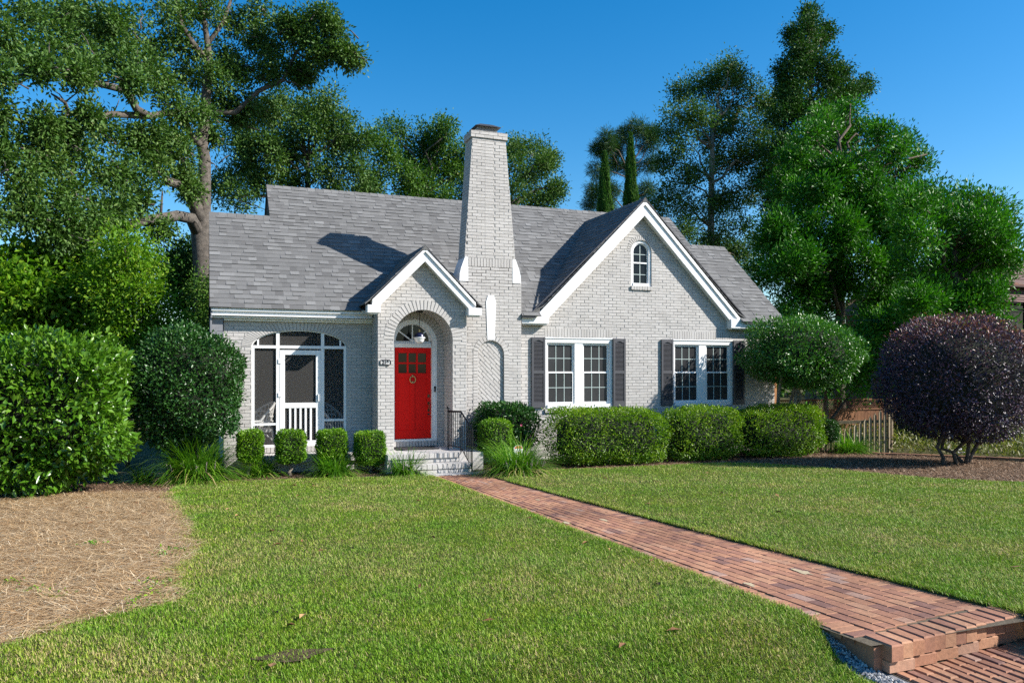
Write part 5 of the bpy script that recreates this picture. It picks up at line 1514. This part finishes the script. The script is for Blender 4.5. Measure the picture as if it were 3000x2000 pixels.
# neighbour's low plants
def wild(name, poly, n_, Lr, Wr, stops, label, seed):
    r_ = np.random.default_rng(seed); P = np.array(poly)
    X = r_.uniform(P[:, 0].min(), P[:, 0].max(), n_); Y = r_.uniform(P[:, 1].min(), P[:, 1].max(), n_)
    m_ = inside(poly, X, Y); X, Y = X[m_], Y[m_]; k_ = len(X)
    C = np.stack([X, Y, gzn(Y) + r_.random(k_) ** 1.6 * Wr], 1)
    LL = r_.uniform(*Lr, k_); ax = r_.normal(size=(k_, 3)); ax[:, 2] = np.abs(ax[:, 2]) + .3
    return tag(leaves(name, C, ax, r_.normal(size=(k_, 3)), LL, LL * .3, r_.random(k_), leafmat(name + '_leaf', stops, .5, .3), None), label, 'ground cover', kind='stuff')
wild('ground_cover', [(16.2, 15.3), (19.0, 9.2), (30, 9.0), (34, 26), (18, 24)], 60000, (.06, .16), .42, [(0, (.07, .10, .012)), (.6, (.16, .17, .03)), (1, (.26, .20, .09))], 'yellowish overgrown ground cover behind the brick edging', 70)
for i, (u, v, rx_, rz_, y_, mm, lab) in enumerate([(2092, 1012, 34, 42, 17.6, M['midleaf'], 'low bright bush behind the picket fence end'), (2128, 1005, 40, 46, 18.4, M['oakleaf'], 'pale olive bush seen under the purple shrub'), (2170, 1000, 34, 46, 19.4, M['yelleaf'], 'yellow-green bush behind the stems of the purple shrub')]):
    c = at_y(u * K, v * K, y_); pm = px_m(u * K, y_)
    shrub('yard_bush', (c.x, y_, 0), (c.x, y_, max(c.z, rz_ * K / pm * .9)), (rx_ * K / pm, .5, rz_ * K / pm), mm, lab, 'shrub', None, 71 + i, 3200, .06, .45, 2.0, None, .7, None, .4, .12, stem_r=.02)
r = MB(); p_ = at_y(2780, 1250, 15.6); r.box(p_.x - .05, p_.x + .05, 15.6, 15.7, 0, p_.z + .12); r.xz([(p_.x - .11, p_.z + .02), (p_.x + .02, p_.z + .02), (p_.x + .02, p_.z + .16), (p_.x - .06, p_.z + .16)], 15.59, 15.598)
tag(r.build('old_post', M['greypost']), 'grey weathered post behind the stems of the purple shrub', 'post')
cf = empty('folding_chair', (17, 14.8, 0), 'small white frame chair leaning behind the purple shrub stems', 'chair')
p0 = at_y(2797, 1312, 14.9); p1 = at_y(2830, 1343, 14.9)
r = MB()
for dx_ in (0, .2):
    r = MB(); r.tube([(p0.x + dx_, 14.9, p0.z), (p0.x + .16 + dx_, 14.75, p1.z - .02)], .014, 6)
    r.build('frame', M['white'], cf)
r = MB()
for t in (.1, .45, .75):
    r = MB(); r.box(p0.x + .16 * t, p0.x + .2 + .16 * t, 14.88 - .13 * t, 14.91 - .13 * t, p0.z + (p1.z - p0.z) * t - .02, p0.z + (p1.z - p0.z) * t + .02)
    r.build('slat', M['white'], cf)

# neighbour's house at the right edge
nh = empty('neighbour_house', (31, 22, 0), 'red brown brick house with a flared brown shingle roof at the right edge', 'house')
NX0, NX1, NY = 29.2, 38.0, 22.0
nw = (29.62, 30.55)
mb = MB()
def iv_n(z0, z1): return cut((NX0, NX1), [nw] if 3.75 < (z0 + z1) / 2 < 5.35 else [])
bricks(mb, (0, NY, 0), (1, 0, 0), (0, -1, 0), 0, 5.6, iv_n); backing(mb, (0, NY, 0), (1, 0, 0), (0, -1, 0), 0, 5.6, iv_n, .2)
mb.box(NX0, NX0 + .2, NY + .21, 30, 0, 5.6, .4); mb.box(NX0, NX1, 30, 30.2, 0, 5.6, .4)
soldiers(mb, nw[0] - .05, nw[1] + .05, 3.64, 3.75, NY, .0735, .04)
mb.build('wall', M['nbrick'], nh)
wf = bx('window', M['roomdark'], nh, (nw[0], nw[0] + .05, NY + .05, NY + .12, 3.75, 5.35), (nw[1] - .05, nw[1], NY + .05, NY + .12, 3.75, 5.35), (nw[0] + .05, nw[1] - .05, NY + .05, NY + .12, 5.3, 5.35), (nw[0] + .05, nw[1] - .05, NY + .05, NY + .12, 4.52, 4.57))
bx('pane', M['glass'], wf, (nw[0] + .04, nw[1] - .04, NY + .09, NY + .10, 3.76, 5.34))
mb = MB()
prof = [(-.55, 4.75), (-.38, 4.95), (-.12, 5.3), (.2, 5.75), (.55, 6.2), (.95, 6.55), (1.5, 6.75)]
for i in range(len(prof) - 1):
    (d0, z0), (d1, z1) = prof[i], prof[i + 1]; nsub = 2
    for j in range(nsub):
        qa, qb = j / nsub, (j + 1) / nsub
        da, db, za, zb_ = d0 + (d1 - d0) * qa, d0 + (d1 - d0) * qb, z0 + (z1 - z0) * qa, z0 + (z1 - z0) * qb
        lft = .02
        x = NX0 + da
        while x < NX1:
            x2 = min(NX1, x + random.uniform(.2, .4))
            mb.add([(x, NY + da, za + lft), (x2, NY + da, za + lft), (x2, NY + db, zb_), (x, NY + db, zb_)], [(0, 1, 2, 3)], random.random()); x = x2
        y_ = NY + da
        while y_ < 30:
            y2 = min(30, y_ + random.uniform(.2, .4))
            mb.add([(NX0 + da - lft, y2, za), (NX0 + da - lft, y_, za), (NX0 + db, y_, zb_), (NX0 + db, y2, zb_)], [(0, 1, 2, 3)], random.random()); y_ = y2
mb.box(NX0 + 1.4, NX1, NY + 1.4, 30, 6.6, 6.74, .3)
mb.box(NX0 - .4, NX1, NY - .5, NY + .3, 5.36, 5.42, .1)
mb.build('roof', M['nroof'], nh)
w0 = at_y(2330, 936, 18.0); w1 = at_y(2700, 928, 20.5); w2 = at_y(3060, 905, 22.0)
r = MB(); P = []
for i in range(25):
    t = i / 24; p_ = w0.lerp(w2, t); p_.z -= 4 * .18 * t * (1 - t); P.append(p_)
P = [Vector((14.3, 17.6, 3.3))] + P
r.tube(P, .011, 5); tag(r.build('utility_wire', M['black']), 'thin black overhead wire running from the house to the brick neighbour', 'wire')

# ------------------------------------------------------------------ trees
# great oak behind the left end of the house
OY = 25.0
def op(u, v, y=OY): return tuple(at_y(u, v, y))
oak = empty('oak_tree', (at_y(597, 1088, OY).x, OY, 0), 'great spreading oak with a pale trunk and long bare limbs left of the roof', 'tree')
b = MB(); r_ = np.random.default_rng(5)
tx = at_y(597, 1088, OY).x
b.tube([(tx, OY, -.05), (tx + .02, OY, 1.2), op(598, 900), op(592, 760), op(588, 690), op(597, 600), op(600, 470), op(592, 420), op(603, 300), op(612, 200), op(608, 130), op(600, 70), op(585, 10), op(590, -60)], [.36, .30, .27, .26, .27, .20, .17, .16, .14, .12, .09, .075, .06, .04], 12)
def limb(pts, ys, rads):
    b.tube([op(u, v, y) for (u, v), y in zip(pts, ys)], rads, 9)
limb([(592, 660), (570, 600), (548, 560), (520, 540), (492, 535), (470, 500)], [25, 24.8, 24.4, 24, 23.6, 23.2], [.22, .19, .16, .13, .10, .05])
limb([(585, 690), (560, 640), (520, 632), (470, 640), (400, 652), (350, 670), (290, 668), (215, 700), (160, 690)], [25, 24.6, 24, 23.4, 22.8, 22.2, 21.6, 21, 20.6], [.20, .17, .15, .135, .12, .11, .09, .06, .03])
limb([(592, 430), (560, 400), (540, 350), (500, 330), (440, 340), (400, 320), (370, 265), (290, 245), (215, 240), (160, 215), (90, 215), (0, 240), (-60, 250)], [25, 24.6, 24.2, 23.6, 23, 22.6, 22.2, 21.6, 21, 20.6, 20.2, 19.8, 19.5], [.11, .10, .095, .09, .085, .10, .095, .085, .075, .06, .05, .035, .02])
limb([(440, 340), (330, 335), (260, 345), (200, 330), (190, 300), (150, 275)], [23, 22.5, 22, 21.6, 21.3, 21], [.09, .085, .08, .06, .045, .02])
limb([(200, 330), (180, 350), (170, 358)], [21.6, 21.4, 21.3], [.045, .035, .015]); limb([(100, 370), (60, 355), (20, 340), (-30, 320)], [20.8, 20.5, 20.2, 20], [.02, .04, .045, .05])
for (x0_, y0_, x1_, y1_) in ((190, 300, 240, 265), (190, 300, 150, 262), (215, 335, 240, 300), (150, 345, 110, 305), (60, 355, 30, 300), (20, 340, -10, 290), (100, 370, 130, 330), (470, 640, 455, 690), (510, 634, 520, 690), (560, 640, 590, 680), (400, 655, 380, 700), (330, 335, 350, 290), (640, 480, 670, 455), (606, 470, 640, 500), (870, 200, 905, 240), (830, 235, 890, 262), (890, 250, 920, 285)):
    limb([(x0_, y0_), ((x0_ + x1_) / 2 + 4, (y0_ + y1_) / 2 - 5), (x1_, y1_)], [21.5 if x0_ < 300 else 24.5] * 3, [.022, .014, .005])
limb([(605, 180), (560, 120), (530, 70), (520, 20), (500, -40)], [25, 24.8, 24.6, 24.4, 24.2], [.09, .085, .075, .06, .04])
limb([(608, 130), (650, 70), (670, 20), (690, -40)], [25, 25.2, 25.4, 25.6], [.07, .06, .05, .03])
limb([(605, 330), (690, 330), (760, 265), (830, 235), (870, 150), (925, 110), (960, 90)], [25, 25, 25, 24.8, 24.6, 24.4, 24.2], [.09, .075, .07, .065, .05, .03, .012])
limb([(870, 155), (900, 175), (950, 165), (1000, 160)], [24.6, 24.4, 24.2, 24], [.035, .03, .022, .01])
limb([(605, 330), (650, 350), (720, 370), (770, 385)], [25, 25.3, 25.6, 26], [.06, .045, .03, .012])
limb([(400, 652), (432, 600), (436, 560)], [22.8, 22.8, 22.7], [.05, .045, .03]); limb([(470, 640), (476, 560)], [23.4, 23.4], [.045, .02])
OAK = []
for (u, v, r, y) in [
    (60, 60, 75, 22), (150, 30, 85, 23), (260, 40, 90, 24), (370, 70, 95, 23), (110, 150, 75, 21.5), (20, 170, 65, 21), (200, 130, 75, 22), (300, 160, 85, 23.5), (400, 190, 80, 22.5), (250, 200, 36, 21.5),
    (470, 120, 70, 25), (460, 230, 75, 23.5), (545, 215, 60, 26), (520, 300, 65, 23.5), (560, 130, 50, 25), (585, 335, 55, 24), (650, 160, 60, 26), (655, 235, 65, 25), (720, 195, 55, 25.5), (740, 110, 50, 25.5), (690, 60, 50, 26), (620, 20, 55, 25), (760, 30, 45, 25.5), (545, 30, 42, 25), (480, 10, 60, 24), (640, 300, 42, 25.5),
    (880, 60, 50, 24.4), (940, 60, 45, 24.2), (850, 100, 42, 24.6), (985, 95, 38, 24), (960, 135, 38, 24), (1005, 155, 30, 23.8), (900, 120, 34, 24.3), (1035, 170, 26, 23.6), (930, 165, 26, 24), (830, 70, 30, 24.7),
    (790, 150, 50, 25.2), (800, 220, 34, 25), (720, 300, 55, 25.4), (780, 320, 50, 26), (690, 340, 34, 25.5), (860, 205, 24, 24.8), (890, 225, 20, 24.8),
    (120, 345, 60, 20.5), (60, 420, 65, 20.5), (150, 410, 60, 21), (40, 500, 70, 20), (130, 500, 70, 21), (230, 460, 60, 21.5), (210, 390, 42, 21.5), (320, 400, 65, 22.5), (390, 420, 60, 23), (440, 440, 55, 23.5), (500, 420, 50, 23.5), (540, 460, 48, 24), (300, 500, 65, 22), (380, 520, 60, 22.5), (455, 500, 42, 23), (490, 380, 45, 24), (430, 385, 50, 23),
    (60, 590, 60, 20), (150, 590, 60, 20.6), (240, 560, 60, 21), (320, 590, 60, 21.6), (200, 640, 50, 20.6), (100, 650, 45, 20.2), (290, 650, 48, 21.2), (350, 640, 40, 22), (395, 585, 36, 22.6), (-20, 640, 60, 19.8), (250, 690, 36, 20.8), (180, 700, 34, 20.4), (-20, 330, 40, 20), (-30, 100, 60, 20.5), (-40, 440, 60, 20),
    (385, 245, 20, 21.2), (228, 222, 18, 20.4), (120, 200, 28, 19.8), (10, 226, 34, 19.2), (262, 338, 12, 21), (470, 665, 22, 23.2), (540, 520, 24, 24.2), (620, 400, 30, 25.3), (560, 560, 18, 24)]:
    OAK.append(clump(u, v, r, y, .82))
for (c_, rad, vz) in OAK:
    for q in range(3):
        e_ = Vector(c_) + Vector(unit(1, r_)[0]) * rad * .8
        s0_ = Vector(c_) + Vector((r_.normal(0, .3), r_.normal(0, .3), -rad * .5)); bough(b, s0_, e_, .022, .007, r_, .05, 3)
b.build('trunk', M['bark'], oak, True)
C, D, T = crown_points(OAK, 13, np.random.default_rng(6), .40)
sprays('crown', C, D, T, 27, .15, .118, .46, M['oakleaf'], oak, np.random.default_rng(7), drop=.1)

def simple_tree(name, u0_, y_, rows, leafm, barkm, label, seed, group=None, L=.12, per=4.5, k=16, r0=.2, lean=0, srad=.24, asp=.45, yj=1.5, vz=.85, shell=.5, cat='tree', up=.8, limb=.05, drop=0.0):
    """rows: (u, v, r) of leaf masses in the photo; they stand round depth y_"""
    rs = random.Random(seed); cl = [clump(u, v, r, y_ + rs.uniform(-yj, yj), vz) for u, v, r in rows]
    top = max(c_[0][2] for c_ in cl); bx_ = at_y(u0_, V0, y_).x
    tr_ = [(bx_ + lean * t * t + rs.uniform(-.1, .1) * t, y_, -.05 + (top - .3) * t) for t in (0, .15, .35, .55, .75, .84)]
    return tree(name, (bx_, y_, 0), tr_, cl, leafm, barkm, label, cat, group, seed, per, k, srad, L, asp, r0, shell, limb, drop, up=up)
GB = 'trees behind the house'
simple_tree('broadleaf_tree', 900, 36, [(700, 400, 60), (760, 440, 70), (820, 400, 70), (700, 500, 70), (790, 520, 70), (880, 470, 70), (900, 380, 55), (930, 330, 50), (990, 350, 45), (860, 320, 50), (960, 290, 40), (1000, 420, 70), (1060, 400, 50), (960, 500, 60), (1050, 500, 60), (640, 560, 48), (700, 580, 50), (880, 560, 60), (980, 570, 55), (1080, 570, 55), (760, 340, 35), (820, 300, 34)], M['oakleaf'], M['bark'], 'tall oak behind the left half of the roof ridge, beside the great oak', 101, None, .13, r0=.3)
simple_tree('broadleaf_tree', 1250, 38, [(1110, 420, 50), (1150, 390, 42), (1130, 480, 60), (1200, 450, 55), (1240, 410, 50), (1300, 400, 50), (1290, 470, 60), (1340, 440, 50), (1180, 530, 60), (1260, 540, 60), (1330, 530, 60), (1100, 560, 50), (1380, 500, 60), (1400, 570, 60), (1200, 590, 60), (1300, 600, 60), (1310, 372, 26)], M['midleaf'], M['bark'], 'bushy green tree directly left of the chimney top', 102, None, .13, r0=.3)
simple_tree('broadleaf_tree', 1500, 36, [(1495, 430, 36), (1530, 445, 40), (1570, 440, 36), (1600, 465, 26), (1520, 500, 42), (1500, 560, 45), (1560, 510, 26), (1590, 490, 20), (1620, 560, 22), (1570, 580, 28), (1540, 590, 36), (1600, 590, 20), (1635, 550, 14), (1612, 472, 18)], M['oakleaf'], M['bark'], 'thin tree with open twigs directly right of the chimney', 103, None, .12, r0=.16, shell=.45)
simple_tree('broadleaf_tree', 2085, 34, [(2000, 270, 42), (2060, 250, 50), (2110, 225, 48), (2150, 190, 40), (2180, 240, 52), (2220, 280, 50), (2120, 310, 60), (2050, 330, 55), (1985, 340, 40), (1960, 390, 36), (2010, 420, 48), (2080, 400, 55), (2150, 390, 60), (2210, 370, 60), (2260, 320, 55), (1950, 470, 34), (1990, 520, 50), (2060, 500, 50), (2130, 480, 55), (2200, 460, 60), (1960, 580, 46), (2020, 600, 55), (2090, 590, 55), (2160, 570, 60), (2000, 680, 60), (2070, 690, 60), (2150, 660, 60), (2220, 560, 60), (2120, 750, 60), (2190, 740, 70), (2050, 760, 55), (2260, 440, 60), (1925, 620, 36), (2180, 830, 70)], M['oakleaf'], M['barkpale'], 'tall airy oak behind the right gable with sky showing through', 104, None, .125, per=3.6, r0=.3, shell=.45)
simple_tree('holly_tree', 2375, 31, [(2372, 40, 12), (2375, 75, 18), (2368, 115, 26), (2395, 125, 22), (2340, 130, 24), (2330, 170, 24), (2375, 165, 34), (2420, 180, 26), (2350, 215, 34), (2400, 225, 40), (2440, 240, 28), (2310, 240, 26), (2330, 280, 40), (2400, 285, 45), (2450, 290, 32), (2480, 280, 18), (2510, 265, 20), (2535, 248, 13), (2290, 205, 14), (2465, 215, 14), (2298, 258, 18), (2320, 105, 9), (2420, 95, 9), (2300, 300, 36), (2290, 350, 50), (2360, 340, 60), (2440, 340, 50), (2320, 420, 60), (2420, 400, 60), (2270, 420, 50), (2350, 480, 70), (2260, 500, 60), (2300, 580, 70)], M['spireleaf'], M['barkpale'], 'tallest spire-topped evergreen at the right', 105, None, .13, per=5.0, r0=.28, yj=.9, shell=.5)
simple_tree('magnolia_tree', 2460, 23, [(2430, 340, 45), (2480, 330, 42), (2380, 400, 55), (2450, 410, 60), (2520, 400, 50), (2580, 400, 40), (2340, 470, 55), (2400, 490, 65), (2480, 490, 70), (2560, 480, 60), (2620, 440, 40), (2660, 420, 34), (2690, 470, 30), (2640, 500, 50), (2310, 550, 55), (2380, 570, 70), (2460, 580, 75), (2550, 570, 70), (2270, 640, 55), (2340, 660, 75), (2430, 670, 80), (2520, 670, 80), (2600, 620, 65), (2660, 570, 40), (2260, 730, 60), (2330, 760, 75), (2420, 770, 80), (2510, 770, 80), (2600, 720, 70), (2240, 800, 50), (2350, 860, 70), (2450, 870, 80), (2550, 870, 80), (2380, 940, 60), (2300, 890, 55), (2570, 960, 60), (2560, 640, 70), (2600, 800, 70), (2480, 620, 60), (2300, 690, 50), (2620, 560, 50), (2280, 780, 45), (2640, 660, 50)], M['magleaf'], M['bark2'], 'broad bright green magnolia filling the right side behind the topiary', 106, None, .13, drop=-.45, per=8, k=15, srad=.2, asp=.36, r0=.24, yj=1.6, shell=.4, up=.3)
simple_tree('magnolia_tree', 2800, 17.6, [(2680, 600, 46), (2730, 580, 55), (2790, 600, 60), (2840, 590, 45), (2890, 610, 50), (2930, 650, 42), (2700, 680, 70), (2790, 690, 75), (2880, 700, 65), (2940, 740, 40), (2680, 780, 75), (2770, 790, 80), (2860, 800, 70), (2700, 880, 75), (2790, 890, 80), (2870, 880, 60), (2920, 810, 40), (2650, 960, 70), (2740, 970, 70), (2960, 760, 22), (2900, 640, 50), (2935, 700, 45), (2860, 660, 60), (2830, 740, 70), (2905, 860, 45), (2830, 960, 60), (2900, 940, 40), (2750, 640, 60)], M['magleaf'], M['bark2'], 'rounded bright green evergreen right of the magnolia, beside the brick neighbour', 107, None, .12, drop=-.45, per=8, k=15, srad=.2, asp=.36, r0=.2, yj=1.4, shell=.4, up=.3)
simple_tree('understory_tree', 2420, 19.2, [(2290, 960, 45), (2340, 1000, 60), (2410, 1010, 60), (2480, 1020, 60), (2540, 1030, 60), (2310, 1060, 55), (2380, 1080, 60), (2460, 1090, 60), (2530, 1110, 55), (2520, 960, 45), (2560, 1080, 40), (2600, 1050, 45), (2640, 1000, 50), (2580, 1110, 26), (2620, 1090, 30)], M['magleaf'], M['bark2'], 'low shaded evergreen overhanging the lattice fence', 108, None, .10, per=6.0, r0=.1, yj=.7, shell=.4)
# pine and cypresses far behind the ridge
PY = 55
pine = simple_tree('pine_tree', 1850, PY, [(1870, 375, 30), (1830, 395, 26), (1905, 390, 26), (1780, 410, 26), (1760, 440, 20), (1810, 430, 26), (1900, 430, 28), (1755, 500, 26), (1800, 480, 24), (1745, 560, 22), (1790, 550, 24), (1735, 600, 22), (1780, 600, 26), (1850, 500, 30), (1850, 590, 30), (1905, 480, 22), (1900, 560, 28)], M['pineleaf'], M['bark2'], 'round-topped pine far behind the gable peak', 109, None, .34, per=2.2, k=26, srad=.22, asp=.07, r0=.3, yj=1.5, shell=.4)
for i, (u, vt, vb, hw_, lab) in enumerate([(1772, 452, 640, 27, 'shorter of the two slim cypresses left of the gable peak'), (1848, 398, 640, 24, 'taller of the two slim cypresses left of the gable peak')]):
    y_ = 44; a_ = at_y(u, vt, y_); pm = px_m(u, y_); h = a_.z; rr_ = hw_ / pm
    cyp = empty('cypress_tree', (a_.x, y_, 0), lab, 'tree', 'cypresses behind the house')
    r = MB(); r.tube([(a_.x, y_, -.05), (a_.x, y_, h * .9)], [.12, .02], 8); r.build('trunk', M['bark2'], cyp)
    q = np.random.default_rng(120 + i); n_ = 30000
    t = q.random(n_) ** .8; zz = h * (.12 + .88 * t); pr = rr_ * np.minimum(1, ((1 - t) / .42)) ** .75 * (1 + .12 * np.sin(t * 40 + q.uniform(0, 6)))
    an = q.random(n_) * 6.283; rad = pr * (1 - .35 * q.random(n_) ** 2) * (1 + .14 * np.sin(an * 5 + t * 23))
    C = np.stack([a_.x + rad * np.cos(an), y_ + rad * np.sin(an), zz], 1)
    ax = np.stack([np.cos(an) * .3, np.sin(an) * .3, np.ones(n_)], 1) + q.normal(size=(n_, 3)) * .2
    leaves('crown', C, ax, np.stack([np.cos(an), np.sin(an), np.full(n_, .3)], 1) + q.normal(size=(n_, 3)) * .3, q.uniform(.14, .32, n_), q.uniform(.05, .09, n_), q.random(n_) * .7 + .2 * np.sin(an * 5 + t * 23), M['cypleaf'], cyp)
# left background
simple_tree('broadleaf_tree', 372, 19.4, [(340, 742, 22), (378, 722, 20), (405, 750, 22), (425, 785, 24), (350, 790, 32), (390, 810, 32), (415, 850, 32), (450, 880, 26), (310, 830, 30), (330, 880, 36), (380, 900, 38), (450, 945, 30), (350, 960, 40), (490, 960, 22), (410, 990, 40), (500, 1000, 28)], M['yelleaf'], M['barkpale'], 'slim-trunked yellow-green tree between the two left shrubs', 111, None, .085, per=5.0, r0=.06, yj=.8, shell=.5, limb=.02)
simple_tree('broadleaf_tree', 150, 20.5, [(-20, 780, 40), (50, 790, 34), (110, 760, 26), (160, 800, 36), (240, 770, 26), (270, 820, 30), (20, 850, 40), (100, 870, 40), (190, 870, 36), (280, 890, 34), (-10, 920, 46), (80, 940, 44), (180, 950, 40), (280, 950, 36), (40, 1010, 50), (160, 1030, 50), (270, 1040, 44), (380, 1040, 36)], M['yelleaf'], M['bark2'], 'loose green tree behind the large camellia', 112, None, .13, per=4.2, asp=.58, r0=.10, yj=1.0, shell=.4)
simple_tree('understory_tree', 560, 26, [(535, 745, 15), (560, 732, 13), (572, 790, 17), (548, 805, 16), (512, 800, 14), (565, 850, 16), (532, 862, 16), (500, 838, 11), (480, 772, 10), (548, 905, 14), (575, 915, 14)], M['spireleaf'], M['bark2'], 'small dark tree at the foot of the great oak trunk', 113, None, .10, per=6, r0=.06, yj=.5, shell=.5, limb=.02)
simple_tree('vine_tangle', 604, 24.4, [(602, 840, 6), (606, 890, 7), (600, 935, 8), (594, 965, 9), (584, 985, 9)], M['midleaf'], M['bark2'], 'leafy vine climbing the lower trunk of the great oak', 114, None, .08, per=9.0, r0=.03, yj=.05, shell=.5, cat='vine', limb=.02)
# far wood that closes the horizon
q = np.random.default_rng(99); cl = []
for i in range(150):
    a_ = q.uniform(-.95, 1.35); d_ = q.uniform(66, 84); h = q.uniform(3.0, 6.0)
    cl.append(((d_ * math.sin(a_), d_ * math.cos(a_), h * .55), h * .62, .9))
C, D, T = crown_points(cl, .42, q, .4)
tag(sprays('far_wood', C, D, T, 15, .5, .5, .6, M['midleaf'], None, q), 'dark far-off belt of trees closing the view between the gardens', 'woodland', kind='stuff')
